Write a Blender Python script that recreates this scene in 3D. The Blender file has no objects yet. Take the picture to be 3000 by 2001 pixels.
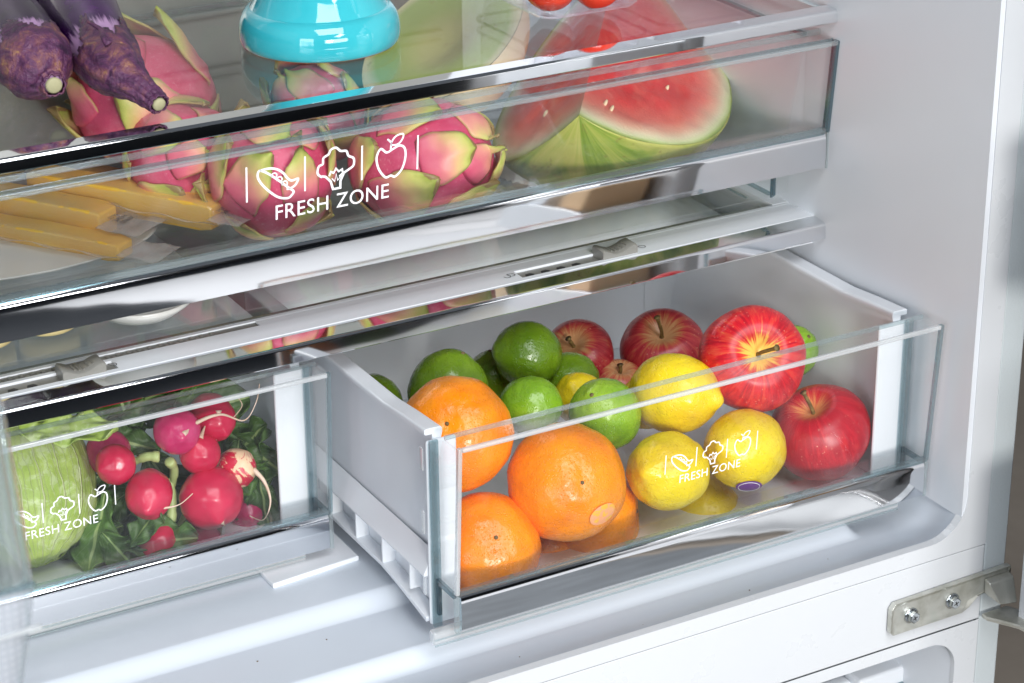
import bpy, bmesh, math, random
from math import sin, cos, pi, sqrt, exp, radians as R
from mathutils import Vector as V, Matrix, noise
random.seed(7)
S = bpy.context.scene
COL = S.collection

# ------------------------------------------------------------------ camera
CAM = V((-.9919, -1.1227, .8011))
_a, _b, _c = R(29.2629), R(23.9145), R(-.5376)
FWD = V((sin(_a)*cos(_b), cos(_a)*cos(_b), -sin(_b)))
_r0 = V((cos(_a), -sin(_a), 0)); _u0 = _r0.cross(FWD)
RT = _r0*cos(_c) + _u0*sin(_c); UP = _u0*cos(_c) - _r0*sin(_c)
FPX = 6938.0
cd = bpy.data.cameras.new('camera'); cam = bpy.data.objects.new('camera', cd); COL.objects.link(cam)
cam.matrix_world = Matrix(((RT.x, UP.x, -FWD.x, CAM.x), (RT.y, UP.y, -FWD.y, CAM.y), (RT.z, UP.z, -FWD.z, CAM.z), (0, 0, 0, 1)))
cd.sensor_width = 36; cd.lens = FPX/3000*36; cd.clip_start = .05; cd.clip_end = 60
cd.dof.use_dof = True; cd.dof.focus_distance = 1.56; cd.dof.aperture_fstop = 18
S.camera = cam

# ------------------------------------------------------------------ world + lamps
w = bpy.data.worlds.new('World'); S.world = w; w.use_nodes = True
w.node_tree.nodes['Background'].inputs[0].default_value = (.80, .88, 1.0, 1)
w.node_tree.nodes['Background'].inputs[1].default_value = .11
def area(name, loc, tgt, size, sy, power, col=(1, 1, 1)):
    l = bpy.data.lights.new(name, 'AREA'); l.shape = 'RECTANGLE'; l.size = size; l.size_y = sy
    l.energy = power; l.color = col
    o = bpy.data.objects.new(name, l); COL.objects.link(o); o.location = loc
    o.rotation_euler = (V(tgt)-V(loc)).to_track_quat('-Z', 'Y').to_euler()
    return o
area('key_softbox', (-1.0, -3.0, .70), (-.25, .2, .12), .38, .38, 43, (1, .965, .91))
area('top_softbox', (-.55, -1.45, 2.15), (-.3, .1, .1), 1.5, 1.1, 39, (.95, .97, 1))
area('side_softbox', (-2.4, -1.9, .7), (-.1, .2, .1), 1.0, 1.2, 22, (.88, .94, 1))
area('added_front_fill', (-.45, -2.7, .66), (-.3, .2, .18), 1.7, .55, 27, (.95, .97, 1))  # added broad fill to brighten the drawer interiors, no such source seen
area('reflector_fill', (.0, -3.6, 2.2), (1.5, -2.6, -.4), 1.0, 1.0, 42, (1, 1, 1))  # added lamp, brightens the unseen sweep that the chrome mirrors
S.view_settings.view_transform = 'Standard'; S.view_settings.look = 'None'
S.view_settings.exposure = .10; S.view_settings.gamma = 1
S.render.engine = 'CYCLES'
cy = S.cycles
cy.max_bounces = 14; cy.diffuse_bounces = 5; cy.glossy_bounces = 6; cy.transmission_bounces = 8
cy.transparent_max_bounces = 40; cy.caustics_reflective = False; cy.caustics_refractive = False
cy.use_denoising = True; cy.sample_clamp_indirect = 6

# ------------------------------------------------------------------ placing helpers (photo ray -> point on a plane)
def ray(px, py): return RT*((px-1500)/FPX) - UP*((py-1000.5)/FPX) + FWD
def on(px, py, ax, val):
    v = ray(px, py); return CAM + v*((val-CAM[ax])/v[ax])
def mper(p): return (V(p)-CAM).dot(FWD)/FPX           # metres per photo pixel at p
def idir(dx, dy):                                      # direction seen at (right, up) offset on a ball facing the camera
    k = dx*dx+dy*dy
    if k > .98: dx, dy, k = dx*.98/k, dy*.98/k, .98
    return (RT*dx + UP*dy - FWD*sqrt(max(0, 1-dx*dx-dy*dy))).normalized()
def zrot(d, spin=0):
    return V(d).to_track_quat('Z', 'Y').to_matrix().to_4x4() @ Matrix.Rotation(spin, 4, 'Z')

# ------------------------------------------------------------------ node helpers
class N:
    def __init__(s, name):
        s.m = bpy.data.materials.new(name); s.m.use_nodes = True; s.t = s.m.node_tree
        s.t.nodes.clear(); s.out = s.t.nodes.new('ShaderNodeOutputMaterial')
    def n(s, typ, ins=None, **kw):
        nd = s.t.nodes.new('ShaderNode'+typ)
        for k, v in kw.items(): setattr(nd, k, v)
        for k, v in (ins or {}).items(): s.set(nd, k, v)
        return nd
    def set(s, nd, k, v):
        i = nd.inputs[k]
        if isinstance(v, bpy.types.NodeSocket): s.t.links.new(v, i)
        elif isinstance(v, bpy.types.Node): s.t.links.new(v.outputs[0], i)
        else:
            if isinstance(v, (tuple, list)) and len(v) == 3 and i.type == 'RGBA': v = (*v, 1)
            i.default_value = v
    def coord(s, k='Object', scale=(1, 1, 1)):
        tc = s.n('TexCoord'); mp = s.n('Mapping', {'Vector': tc.outputs[k], 'Scale': scale}); return mp.outputs[0]
    def noise(s, vec, sc, det=4, rough=.55, dist=0):
        return s.n('TexNoise', {'Vector': vec, 'Scale': sc, 'Detail': det, 'Roughness': rough, 'Distortion': dist}).outputs['Fac']
    def ramp(s, fac, pts, interp='LINEAR'):
        r = s.n('ValToRGB', {'Fac': fac}); cr = r.color_ramp; cr.interpolation = interp
        while len(cr.elements) > 1: cr.elements.remove(cr.elements[-1])
        for i, (p, c) in enumerate(pts):
            e = cr.elements[0] if i == 0 else cr.elements.new(p)
            e.position = p
            if not isinstance(c, (tuple, list)): c = (c, c, c)
            e.color = (*c, 1) if len(c) == 3 else c
        return r.outputs['Color']
    def mix(s, f, a, b, mode='MIX'):
        m = s.n('Mix', data_type='RGBA', blend_type=mode)
        for idx, v in ((0, f), (6, a), (7, b)):
            i = m.inputs[idx]
            if isinstance(v, bpy.types.NodeSocket): s.t.links.new(v, i)
            else: i.default_value = (*v, 1) if isinstance(v, (tuple, list)) and len(v) == 3 else v
        return m.outputs[2]
    def math(s, op, a, b=0., c=0., clamp=False):
        m = s.n('Math', operation=op, use_clamp=clamp)
        for i, v in enumerate((a, b, c)):
            if isinstance(v, bpy.types.NodeSocket): s.t.links.new(v, m.inputs[i])
            else: m.inputs[i].default_value = v
        return m.outputs[0]
    def bump(s, h, strength=.3, dist=.001):
        return s.n('Bump', {'Height': h, 'Strength': strength, 'Distance': dist}).outputs[0]
    def bsdf(s, **k):
        names = dict(base='Base Color', rough='Roughness', metal='Metallic', nor='Normal', ior='IOR', spec='Specular IOR Level',
                     coat='Coat Weight', coatr='Coat Roughness', sss='Subsurface Weight', sssr='Subsurface Radius', ssss='Subsurface Scale', alpha='Alpha', sheen='Sheen Weight')
        return s.n('BsdfPrincipled', {names[a]: b for a, b in k.items()})
    def done(s, sh):
        s.t.links.new(sh.outputs[0] if isinstance(sh, bpy.types.Node) else sh, s.out.inputs[0]); return s.m

def plastic(name, base, rough=.38, nz=.04, spec=.5):
    m = N(name); v = m.coord()
    c = m.mix(m.noise(v, 9, 3), tuple(x*(1-nz) for x in base), tuple(min(1, x*(1+nz)) for x in base))
    r = m.ramp(m.noise(v, 30, 4), [(.3, rough*.85), (.7, rough*1.15)])
    return m.done(m.bsdf(base=c, rough=r, spec=spec, nor=m.bump(m.noise(v, 60, 2), .02, .001)))
def clear(name, tint=(.985, .992, .99), gl=1.0, rough=.015, f0=.04, haze=0.0, scratch=True):
    """clear plastic / glass sheet: straight-through transmission, Fresnel reflection, a little surface haze"""
    m = N(name); g = m.n('NewGeometry')
    d = m.n('VectorMath', {0: g.outputs['Incoming'], 1: g.outputs['Normal']}, operation='DOT_PRODUCT').outputs['Value']
    k = m.math('POWER', m.math('SUBTRACT', 1., m.math('ABSOLUTE', d), clamp=True), 5.)
    fr = m.math('MULTIPLY', m.math('MULTIPLY_ADD', k, 1-f0, f0), gl, clamp=True)
    tr = m.n('BsdfTransparent', {'Color': tint}); gs = m.n('BsdfGlossy', {'Color': (1, 1, 1), 'Roughness': rough})
    a = m.n('MixShader', {0: fr}); m.t.links.new(tr.outputs[0], a.inputs[1]); m.t.links.new(gs.outputs[0], a.inputs[2])
    if haze > 0:
        v = m.coord(scale=(1, 1, 1)); h = haze
        if scratch:
            v2 = m.coord(scale=(3, 40, 160))
            h = m.math('ADD', m.ramp(m.noise(v2, 3.5, 6, .7), [(.45, haze*.5), (.62, haze), (.72, min(1, haze*2.4))]), m.ramp(m.noise(v, 26, 5, .6, .6), [(.54, 0.), (.70, haze*3.2)]))
        df = m.n('BsdfDiffuse', {'Color': (.9, .92, .93)})
        b = m.n('MixShader', {0: h}); m.t.links.new(a.outputs[0], b.inputs[1]); m.t.links.new(df.outputs[0], b.inputs[2]); a = b
    return m.done(a)
M = {}
M['white'] = plastic('white_plastic', (.78, .81, .85), .33)
M['liner'] = plastic('liner_plastic', (.75, .78, .825), .42, .03)
M['liner_shade'] = plastic('liner_plastic_shaded', (.60, .65, .715), .40, .03)  # same liner plastic, colour darkened and blued to shade the floor
M['panel'] = plastic('panel_white', (.64, .66, .685), .3, .02)
def steelwhite():
    m = N('painted_steel'); v = m.coord()
    return m.done(m.bsdf(base=(.56, .61, .63), rough=.35, nor=m.bump(m.noise(v, 420, 3, .6), .35, .0006)))
M['steel_paint'] = steelwhite()
M['clear'] = clear('clear_plastic', (.988, .991, .99), .8, .012, .028, .005)
M['clear2'] = clear('clear_plastic_tub', (.982, .988, .99), .8, .03, .03, .003)
M['glass'] = clear('shelf_glass', (.965, .98, .97), .55, .006, .042, .002)
def edge(name, tint, f0=.16, haze=.06):
    return clear(name, tint, 1.0, .05, f0, haze, False)
M['edge'] = edge('clear_plastic_edge', (.80, .87, .88), .12, .10)
M['edge_dark'] = edge('teal_edge', (.30, .45, .50), .10, .02)
M['edge_mid'] = edge('teal_edge_light', (.58, .70, .73), .12, .06)
M['edge_white'] = edge('bright_edge', (.93, .95, .96), .3, .32)
def chrome(name, base=(.86, .87, .89), rough=.05):
    m = N(name); v = m.coord(scale=(1.2, 30, 260))
    n = m.noise(v, 5, 5, .65)
    r = m.ramp(n, [(.4, rough), (.68, rough*1.3), (.76, rough*3.5)])
    w_ = m.noise(m.coord(scale=(1, 1, 1)), 14, 1)
    return m.done(m.bsdf(base=base, rough=r, metal=1., nor=m.bump(w_, .10, .004)))
M['chrome'] = chrome('chrome_trim')
M['black_floor'] = plastic('added_backdrop_paper', (.014, .017, .022), .5)
M['zinc'] = None
def zinc():
    m = N('zinc_plated_steel'); v = m.coord()
    c = m.ramp(m.noise(v, 60, 5, .6, .4), [(.3, (.44, .44, .38)), (.55, (.60, .60, .55)), (.8, (.52, .56, .50))])
    r = m.ramp(m.noise(v, 160, 3), [(.3, .28), (.7, .45)])
    return m.done(m.bsdf(base=c, rough=r, metal=.65, nor=m.bump(m.noise(v, 300, 3), .08, .0005)))
M['zinc'] = zinc()
M['screw'] = chrome('screw_steel', (.62, .66, .68), .16)
M['dark'] = plastic('dark_recess', (.03, .03, .032), .5)
M['grey'] = plastic('grey_slider_plastic', (.23, .225, .205), .35)
M['grey_dk'] = plastic('grey_vent_plastic', (.20, .20, .18), .4)
M['ink'] = plastic('black_ink', (.02, .02, .022), .6)
def whiteink():
    m = N('white_print'); return m.done(m.bsdf(base=(.90, .91, .93), rough=.5))
M['print'] = whiteink()
def stainless(name='stainless_steel'):
    m = N(name); v = m.coord(scale=(2, 2, 180))
    return m.done(m.bsdf(base=(.42, .42, .43), rough=.38, metal=.85, nor=m.bump(m.noise(v, 6, 5), .05, .0008)))
M['stainless'] = stainless()
def duct():
    m = N('grey_duct_plastic'); v = m.coord(scale=(1, 1, 30))
    return m.done(m.bsdf(base=(.34, .34, .32), rough=.32, metal=.35, nor=m.bump(m.noise(v, 8, 3), .03, .001)))
M['duct'] = duct()
def floor_mat():
    m = N('studio_floor'); v = m.coord()
    c = m.ramp(m.noise(v, 2.2, 6, .65, .4), [(.3, (.27, .23, .19)), (.6, (.36, .31, .26)), (.8, (.42, .38, .33))])
    return m.done(m.bsdf(base=c, rough=.75, nor=m.bump(m.noise(v, 30, 5), .2, .004)))
M['floor'] = floor_mat()

# ------------------------------------------------------------------ mesh helpers
def link(name, me, mat=None, parent=None, smooth=True, mw=None):
    o = bpy.data.objects.new(name, me); COL.objects.link(o)
    if mat is not None and not me.materials: me.materials.append(mat)
    if smooth:
        me.polygons.foreach_set('use_smooth', [True]*len(me.polygons))
    if mw is not None: o.matrix_world = mw
    if parent is not None:
        o.parent = parent; o.matrix_parent_inverse = parent.matrix_world.inverted()
    return o
def mesh(name, vs, fs, mat=None, parent=None, smooth=False, mw=None, bev=0, seg=2, sub=0, solid=0):
    me = bpy.data.meshes.new(name); me.from_pydata([tuple(v) for v in vs], [], fs); me.validate(); me.update()
    bm = bmesh.new(); bm.from_mesh(me); bmesh.ops.recalc_face_normals(bm, faces=bm.faces); bm.to_mesh(me); bm.free()
    o = link(name, me, mat, parent, smooth or bev > 0, mw)
    if solid: q = o.modifiers.new('s', 'SOLIDIFY'); q.thickness = solid; q.offset = 0
    if bev: addbev(o, bev, seg)
    if sub: q = o.modifiers.new('sub', 'SUBSURF'); q.levels = q.render_levels = sub
    return o
def addbev(o, bev, seg=2):
    q = o.modifiers.new('b', 'BEVEL'); q.width = bev; q.segments = seg; q.limit_method = 'ANGLE'; q.angle_limit = R(28)
    q.harden_normals = False
    for p in o.data.polygons: p.use_smooth = True
    wn = o.modifiers.new('wn', 'WEIGHTED_NORMAL'); wn.keep_sharp = False; wn.weight = 100
class B:
    """collects boxes / prisms into one mesh"""
    def __init__(s): s.v = []; s.f = []; s.mi = []
    def add(s, vs, fs, mi=0):
        k = len(s.v); s.v += [tuple(v) for v in vs]; s.f += [tuple(i+k for i in f) for f in fs]; s.mi += [mi]*len(fs); return s
    def box(s, x0, x1, y0, y1, z0, z1, mi=0):
        vs = [(x, y, z) for x in (x0, x1) for y in (y0, y1) for z in (z0, z1)]
        return s.add(vs, [(0, 1, 3, 2), (4, 6, 7, 5), (0, 4, 5, 1), (2, 3, 7, 6), (0, 2, 6, 4), (1, 5, 7, 3)], mi)
    def prx(s, prof, x0, x1, mi=0):      # profile (y,z) extruded along x
        n = len(prof); vs = [(x0, y, z) for y, z in prof]+[(x1, y, z) for y, z in prof]
        return s.add(vs, [tuple(range(n)), tuple(range(2*n-1, n-1, -1))]+[(i, (i+1) % n, (i+1) % n+n, i+n) for i in range(n)], mi)
    def pry(s, prof, y0, y1, mi=0):      # profile (x,z) extruded along y
        n = len(prof); vs = [(x, y0, z) for x, z in prof]+[(x, y1, z) for x, z in prof]
        return s.add(vs, [tuple(range(n)), tuple(range(2*n-1, n-1, -1))]+[(i, (i+1) % n, (i+1) % n+n, i+n) for i in range(n)], mi)
    def prz(s, prof, z0, z1, mi=0):
        n = len(prof); vs = [(x, y, z0) for x, y in prof]+[(x, y, z1) for x, y in prof]
        return s.add(vs, [tuple(range(n)), tuple(range(2*n-1, n-1, -1))]+[(i, (i+1) % n, (i+1) % n+n, i+n) for i in range(n)], mi)
    def hexa(s, a, b):                    # two quads (4 points each), matching order
        return s.add(list(a)+list(b), [(0, 1, 2, 3), (7, 6, 5, 4)]+[(i, (i+1) % 4, (i+1) % 4+4, i+4) for i in range(4)])
    def build(s, name, mat, parent=None, **k):
        return mesh(name, s.v, s.f, mat, parent, **k)
def empty(name, loc, label=None, cat=None, group=None):
    o = bpy.data.objects.new(name, None); COL.objects.link(o); o.location = loc; o.empty_display_size = .03
    o.matrix_world = Matrix.Translation(V(loc))
    tag(o, label, cat, group); return o
def tag(o, label=None, cat=None, group=None, kind=None):
    if label: o['label'] = label
    if cat: o['category'] = cat
    if group: o['group'] = group
    if kind: o['kind'] = kind
    return o
def tube(name, pts, rads, mat, parent=None, seg=10, mw=None, cap=True, smooth=True, flat=1.0):
    pts = [V(p) for p in pts]; vs = []; fs = []; n = len(pts)
    t0 = (pts[1]-pts[0]).normalized(); up = t0.orthogonal().normalized()
    for i, p in enumerate(pts):
        t = (pts[min(i+1, n-1)]-pts[max(i-1, 0)]).normalized()
        up = (up-t*up.dot(t)).normalized(); s = t.cross(up)
        r = rads[i] if isinstance(rads, (list, tuple)) else rads
        for k in range(seg):
            a = 2*pi*k/seg; vs.append(p+up*(cos(a)*r)+s*(sin(a)*r*flat))
    for i in range(n-1):
        for k in range(seg):
            a = i*seg+k; b = i*seg+(k+1) % seg; fs.append((a, b, b+seg, a+seg))
    if cap: fs.append(tuple(range(seg))[::-1]); fs.append(tuple(range((n-1)*seg, n*seg)))
    return mesh(name, vs, fs, mat, parent, smooth=smooth, mw=mw)
def bez(p, n=12):                          # Catmull-Rom through points
    p = [V(q) for q in p]; out = []
    for i in range(len(p)-1):
        a = p[max(i-1, 0)]; b = p[i]; c = p[i+1]; d = p[min(i+2, len(p)-1)]
        for k in range(n):
            t = k/n; out.append(.5*((2*b)+(c-a)*t+(2*a-5*b+4*c-d)*t*t+(3*b-a-3*c+d)*t**3))
    out.append(p[-1]); return out
def lathe(name, prof, mat, parent=None, seg=64, mw=None, fn=None, closed=False):
    vs = []; fs = []; n = len(prof)
    for i, (r, z) in enumerate(prof):
        for k in range(seg):
            a = 2*pi*k/seg; p = V((r*cos(a), r*sin(a), z))
            vs.append(fn(p, a) if fn else p)
    for i in range(n-1):
        for k in range(seg):
            a = i*seg+k; b = i*seg+(k+1) % seg; fs.append((a, b, b+seg, a+seg))
    fs.append(tuple(range(seg))[::-1]); fs.append(tuple(range((n-1)*seg, n*seg)))
    return mesh(name, vs, fs, mat, parent, smooth=True, mw=mw)

# ------------------------------------------------------------------ cabinet (floor, liner, frame, mullion, freezer mouth)
XR, XL, YB, ZT = 0.0, -.795, .535, .72
fr = empty('refrigerator_cabinet', (-.4, .25, -.1), 'white refrigerator cabinet with open liner, frame and mullion around all the drawers', 'refrigerator')
def fillet(cx, cz, r, a0, a1, n=8): return [(cx+r*cos(a0+(a1-a0)*i/n), cz+r*sin(a0+(a1-a0)*i/n)) for i in range(n+1)]
rr = .030
inner = [(XR, ZT)] + fillet(XR-rr, .0+rr, rr, 0, -pi/2, 10) + fillet(XL+rr, rr, rr, -pi/2, -pi, 10) + [(XL, ZT)]
# side walls with the round corners into the floor (depth sheet with real thickness outward)
def shell(prof, y0, y1, t, name, mat, parent):
    n = len(prof); out = []
    c = V((sum(p[0] for p in prof)/n, sum(p[1] for p in prof)/n))
    vs = []; fs = []
    for i, p in enumerate(prof):
        a = V(prof[max(i-1, 0)]); b = V(prof[min(i+1, n-1)]); d = (b-a).normalized(); nr = V((d.y, -d.x))
        if nr.dot(V(p)-c) < 0: nr = -nr
        q = V(p)+nr*t; out.append((q.x, q.y))
    for y in (y0, y1):
        vs += [(p[0], y, p[1]) for p in prof]+[(p[0], y, p[1]) for p in out]
    for i in range(n-1):
        fs += [(i, i+1, i+1+2*n, i+2*n), (i+n, i+n+2*n, i+1+n+2*n, i+1+n), (i, i+n, i+1+n, i+1), (i+2*n, i+1+2*n, i+1+3*n, i+3*n)]
    fs += [(0, 2*n, 3*n, n), (n-1, 2*n-1, 4*n-1, 3*n-1)]
    return mesh(name, vs, fs, mat, parent, smooth=False)
def smooth_ang(o, ang=35):
    for p in o.data.polygons: p.use_smooth = True
    try: o.data.set_sharp_from_angle(angle=R(ang))
    except Exception: pass
    return o
FZ = -.004
# right wall
wall_p = [(XR, ZT), (XR, .3), (XR, .014)]
smooth_ang(shell(wall_p, .0, YB, .004, 'side_wall', M['liner'], fr))
wall_l = [(XL, ZT), (XL, .3), (XL, .014)]
smooth_ang(shell(wall_l, .0, YB, .004, 'side_wall', M['liner'], fr))
# moulded floor: front lip, basin, two rounded steps
def sst(t): t = max(0., min(1., t)); return t*t*(3-2*t)
def floor_z(x, y):
    """basin behind the lip, two rounded steps up towards the back, the front one ending in a round corner by the wall"""
    z = .0-.0100*sst(y/.034)
    m = sst((-.050-x)/.012)*sst((x-XL-.050)/.012)
    z += .0100*(sst((y-.0470)/.0150)*.6+.4*max(0, min(1, (y-.0470)/.0150)))*m+.0010*sst((y-.06)/.05)*m
    z += .0088*(sst((y-.1105)/.0160)*.6+.4*max(0, min(1, (y-.1105)/.0160)))+(.0110*(1-m))*sst((y-.1108)/.02)
    d = min(XR-x, x-XL)
    if d < rr: z = max(z, 0)*0+z+rr-sqrt(max(0, rr*rr-(rr-d)**2))
    return z
xs = sorted(set([XR-rr*(1-cos(pi/2*i/12)) for i in range(13)]+[XL+rr*(1-cos(pi/2*i/12)) for i in range(13)]+[-.050-.002*i for i in range(8)]+[XL+.050+.002*i for i in range(8)]+[-.08-.02*i for i in range(33)]))
ys = sorted(set([0, .003, .006, .01, .015, .02, .025, .03, .035, .04, .0455]+[.0495, .0515]+[.0460+.0009*i for i in range(20)]+[.065, .07, .09, .105, .1095]+[.1100+.0009*i for i in range(20)]+[.131, .16, .22, .3, .4, YB]))
vs = [(x, y, floor_z(x, y)) for x in xs for y in ys]; n = len(ys)
fs = [(i*n+j, (i+1)*n+j, (i+1)*n+j+1, i*n+j+1) for i in range(len(xs)-1) for j in range(n-1)]
fl = mesh('liner_floor', vs, fs, M['liner_shade'], fr, smooth=True)
bk = B().box(XL-.004, XR+.004, YB+.001, YB+.01, -.02, ZT)
bk.build('back_wall', M['liner'], fr)
d = B()
d.box(-.68, -.12, YB-.026, YB, .03, ZT-.02); d.box(-.66, -.14, YB-.030, YB-.026, .300, .306); d.box(-.66, -.14, YB-.030, YB-.026, .42, .426)
d.build('air_duct', M['duct'], fr, bev=.002)
# frame face (liner flange) right side with the rounded inner corner
def corner_face(x1, ztop, zbot, r, n=10):
    """front flange strip: inner edge follows wall and rounded corner, then runs left as the lip"""
    a = [(XR+.0005, ztop)] + fillet(XR-r, r, r, 0, -pi/2, n) + [(XL+r, 0)]
    b = [(x1, ztop)] + [(x1, zbot)]*(n+1) + [(XL+r, zbot)]
    return a, b
a_, b_ = corner_face(.0195, ZT, -.0122, rr)
# spread the outer row so quads are even
nb = len(b_)
for i in range(1, nb-1):
    ax_, az_ = a_[i]; t = (i-1)/(nb-3)
    b_[i] = (.0195, .02*(1-t*2) if t < .5 else -.0122) if t < .5 else (.0195-(t-.5)*2*.045, -.0122)
b_[1] = (.0195, .03)
vs = [(x, -.0006, z) for x, z in a_]+[(x, -.0006, z) for x, z in b_]+[(x, .006, z) for x, z in a_]+[(x, .006, z) for x, z in b_]
k = len(a_); fs = []
for i in range(k-1): fs += [(i, i+1, i+1+k, i+k), (i+2*k, i+3*k, i+1+3*k, i+1+2*k), (i, i+2*k, i+1+2*k, i+1), (i+k, i+1+k, i+1+3*k, i+3*k)]
mesh('liner_flange', vs, fs, M['panel'], fr)
B().box(.0205, .0405, .0005, .012, -.60, ZT).build('steel_frame', M['steel_paint'], fr, bev=.0015)
B().box(.0370, .0405, .012, YB+.02, -.60, ZT).build('outer_side', M['steel_paint'], fr)
B().box(XL-.0405, XL-.002, .0005, .012, -.60, ZT).build('steel_frame', M['steel_paint'], fr, bev=.0015)
B().box(XL+.0, .0193, -.0004, .02, -.0728, -.0131).build('mullion_panel', M['panel'], fr, bev=.0007)
B().box(XL, .0185, .003, .0199, -.0745, -.0115).build('seam_backing', M['edge_mid'], fr)
# freezer flange with rounded opening
r2 = .024; fx, fz = .000, -.0835
aa = [(XL+.03, fz)] + [(fx-r2+r2*sin(t*pi/2/10), fz-r2+r2*cos(t*pi/2/10)) for t in range(11)] + [(fx, -.60)]
bb = [(XL+.03, -.0738)] + [(fx-r2+(.0193-fx+r2)*t/10, -.0738) for t in range(10)] + [(.0193, -.0738)] + [(.0193, -.60)]
k = len(aa)
vs = [(x, -.0002, z) for x, z in aa]+[(x, -.0002, z) for x, z in bb]+[(x, .005, z) for x, z in aa]+[(x, .005, z) for x, z in bb]
fs = []
for i in range(k-1): fs += [(i, i+1, i+1+k, i+k), (i+2*k, i+3*k, i+1+3*k, i+1+2*k), (i, i+2*k, i+1+2*k, i+1)]
mesh('freezer_flange', vs, fs, M['panel'], fr)
wp = [(x-.0005, z) for x, z in aa]
vs = [(x, .004, z) for x, z in wp]+[(x, .40, z) for x, z in wp]; k = len(wp)
smooth_ang(mesh('freezer_liner', vs, [(i, i+1, i+1+k, i+k) for i in range(k-1)]+[tuple(range(k, 2*k))], M['liner'], fr), 40)
# white drawer front standing inside the freezer compartment
fb = empty('freezer_basket', on(2600, 1985, 1, .06), 'white freezer basket corner inside the opening below the mullion', 'basket')
q0 = on(2520, 1985, 1, .055); q1 = on(2672, 1945, 1, .055)
b = B(); b.box(q0.x, q1.x, .055, .075, q1.z-.075, q1.z); b.box(q0.x-.09, q0.x, .063, .075, q1.z-.075, q1.z-.004)
b.build('basket_front', M['white'], fb, bev=.003)
B().box(q1.x-.024, q1.x-.008, .0530, .0549, q1.z-.034, q1.z-.012).build('basket_slot', M['edge_mid'], fb, bev=.001)
B().box(q0.x-.09, q1.x, .076, .38, q1.z-.12, q1.z-.016).build('basket_body', M['white'], fb, bev=.004)
# guide block between the crispers
gt = on(1053, 1628, 2, .0135); gl = on(800, 1712, 2, .0135); g = B(); g.prz([(gl.x, gl.y), (gt.x, gt.y), (gt.x, .33), (gl.x, .33)], .0095, .0135)
g.build('drawer_guide', M['white'], fr, bev=.0012)

rc = random.Random(5); cb_ = B()
for i in range(11):
    x = rc.uniform(-.62, -.03); y = rc.uniform(.006, .10); z = floor_z(x, y); q = rc.uniform(.0002, .0007)
    cb_.box(x, x+q*rc.uniform(1, 2), y, y+q, z, z+q)
cbo = cb_.build('crumbs', plastic('dark_crumb', (.16, .12, .08), .8), fr); cbo['kind'] = 'stuff'
# ------------------------------------------------------------------ door, hinge, floor
fl2 = mesh('studio_floor', [(-9, -8, -.86), (9, -8, -.86), (9, 10, -.86), (-9, 10, -.86)], [(0, 1, 2, 3)], M['floor']); fl2['kind'] = 'structure'
bp = B().box(-5, 6, -6.2, -1.75, -.858, -.8535).build('added_dark_mat', M['black_floor']); tag(bp, None, None, None, 'structure')  # unseen mat, added so the chrome mirrors dark at the left
bp = B().box(-5, 6.0, -6.3, -6.2, -.852, 2.2).build('added_backdrop', M['black_floor']); tag(bp, None, None, None, 'structure')  # unseen, added to keep the left of the chrome trims black
sw = [(1.08, -.851), (1.25, -.851)]+[(1.25+.35*sin(pi/2*i/8), -.501-.35*cos(pi/2*i/8)) for i in range(9)]+[(1.60, 1.3)]
B_ = B(); o = mesh('reflector_sweep', [(x, y, z) for y in (-3.5, -1.74) for x, z in sw]+[(x, y, z-.0 if False else z) for y in () for x, z in sw], [(i, i+1, i+1+len(sw), i+len(sw)) for i in range(len(sw)-1)], plastic('reflector_sweep_white', (.80, .80, .81), .8), None, solid=.004); smooth_ang(o, 50); tag(o, None, None, None, 'structure')  # unseen white reflector, added for the bright part of the chrome
bp = B().box(.33, 1.075, -3.1, -1.76, -.8530, -.8500).build('reflector_board', plastic('reflector_board_white', (.72, .73, .75), .7)); tag(bp, None, None, None, 'structure')  # unseen white reflector, added to brighten the deli chrome strip
bp = B().box(-5, .70, -1.745, -.55, -.858, -.853).build('added_grey_mat', plastic('added_mat_grey', (.17, .185, .20), .55, .5)); tag(bp, None, None, None, 'structure')  # unseen mat, added so the lowest chrome mirrors neutral grey
vs = [(.72+.9*i/40, -1.70+.93*j/40, -.852+.05*abs(noise.noise(V((i*.11, j*.05, 1))))+.03*sin(i*.55+j*.08)*sin(j*.08)+.03) for i in range(41) for j in range(41)]
o = mesh('dust_sheet', vs, [(i*41+j, i*41+j+1, (i+1)*41+j+1, (i+1)*41+j) for i in range(40) for j in range(40)], plastic('white_cloth', (.62, .63, .64), .8), None, smooth=True, solid=.004); tag(o, 'crumpled white sheet on the floor, seen mirrored in the lowest chrome strip', 'cloth')
hb = empty('hinge_bracket', (-.02, 0, -.05), 'zinc plated hinge bracket screwed to the white mullion at lower right', 'hinge')
pl = [(-.0655, -.0395), (-.0625, -.0352), (.0405, -.0330), (.0405, -.0535), (.030, -.0520), (.020, -.0490), (.012, -.0500), (.004, -.0570), (-.002, -.0598), (-.0628, -.0602), (-.0655, -.0575)]
n = len(pl); cx, cz = -.02, -.047
vs = [(x, -.0012, z) for x, z in pl]+[(x, -.0062, z) for x, z in pl]
ins = [(x+(.0028 if x < -.05 else (-.0 if x > .03 else 0)), z+(.0048 if z < -.05 else -.0030 if z > -.042 else 0)) for x, z in pl]
vs += [(x, -.0040, z) for x, z in ins]
fs = [tuple(range(n))]+[(i, (i+1) % n, (i+1) % n+n, i+n) for i in range(n)]+[(i+n, (i+1) % n+n, (i+1) % n+2*n, i+2*n) for i in range(n)]+[tuple(range(2*n, 3*n))]
mesh('bracket_plate', vs, fs, M['zinc'], hb, bev=.0006)
arm = B(); arm.prz([(.018, -.004), (.018, -.010), (.030, -.030), (.033, -.052), (.050, -.058), (.058, -.040), (.0415, -.004)], -.0705, -.0668)
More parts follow.
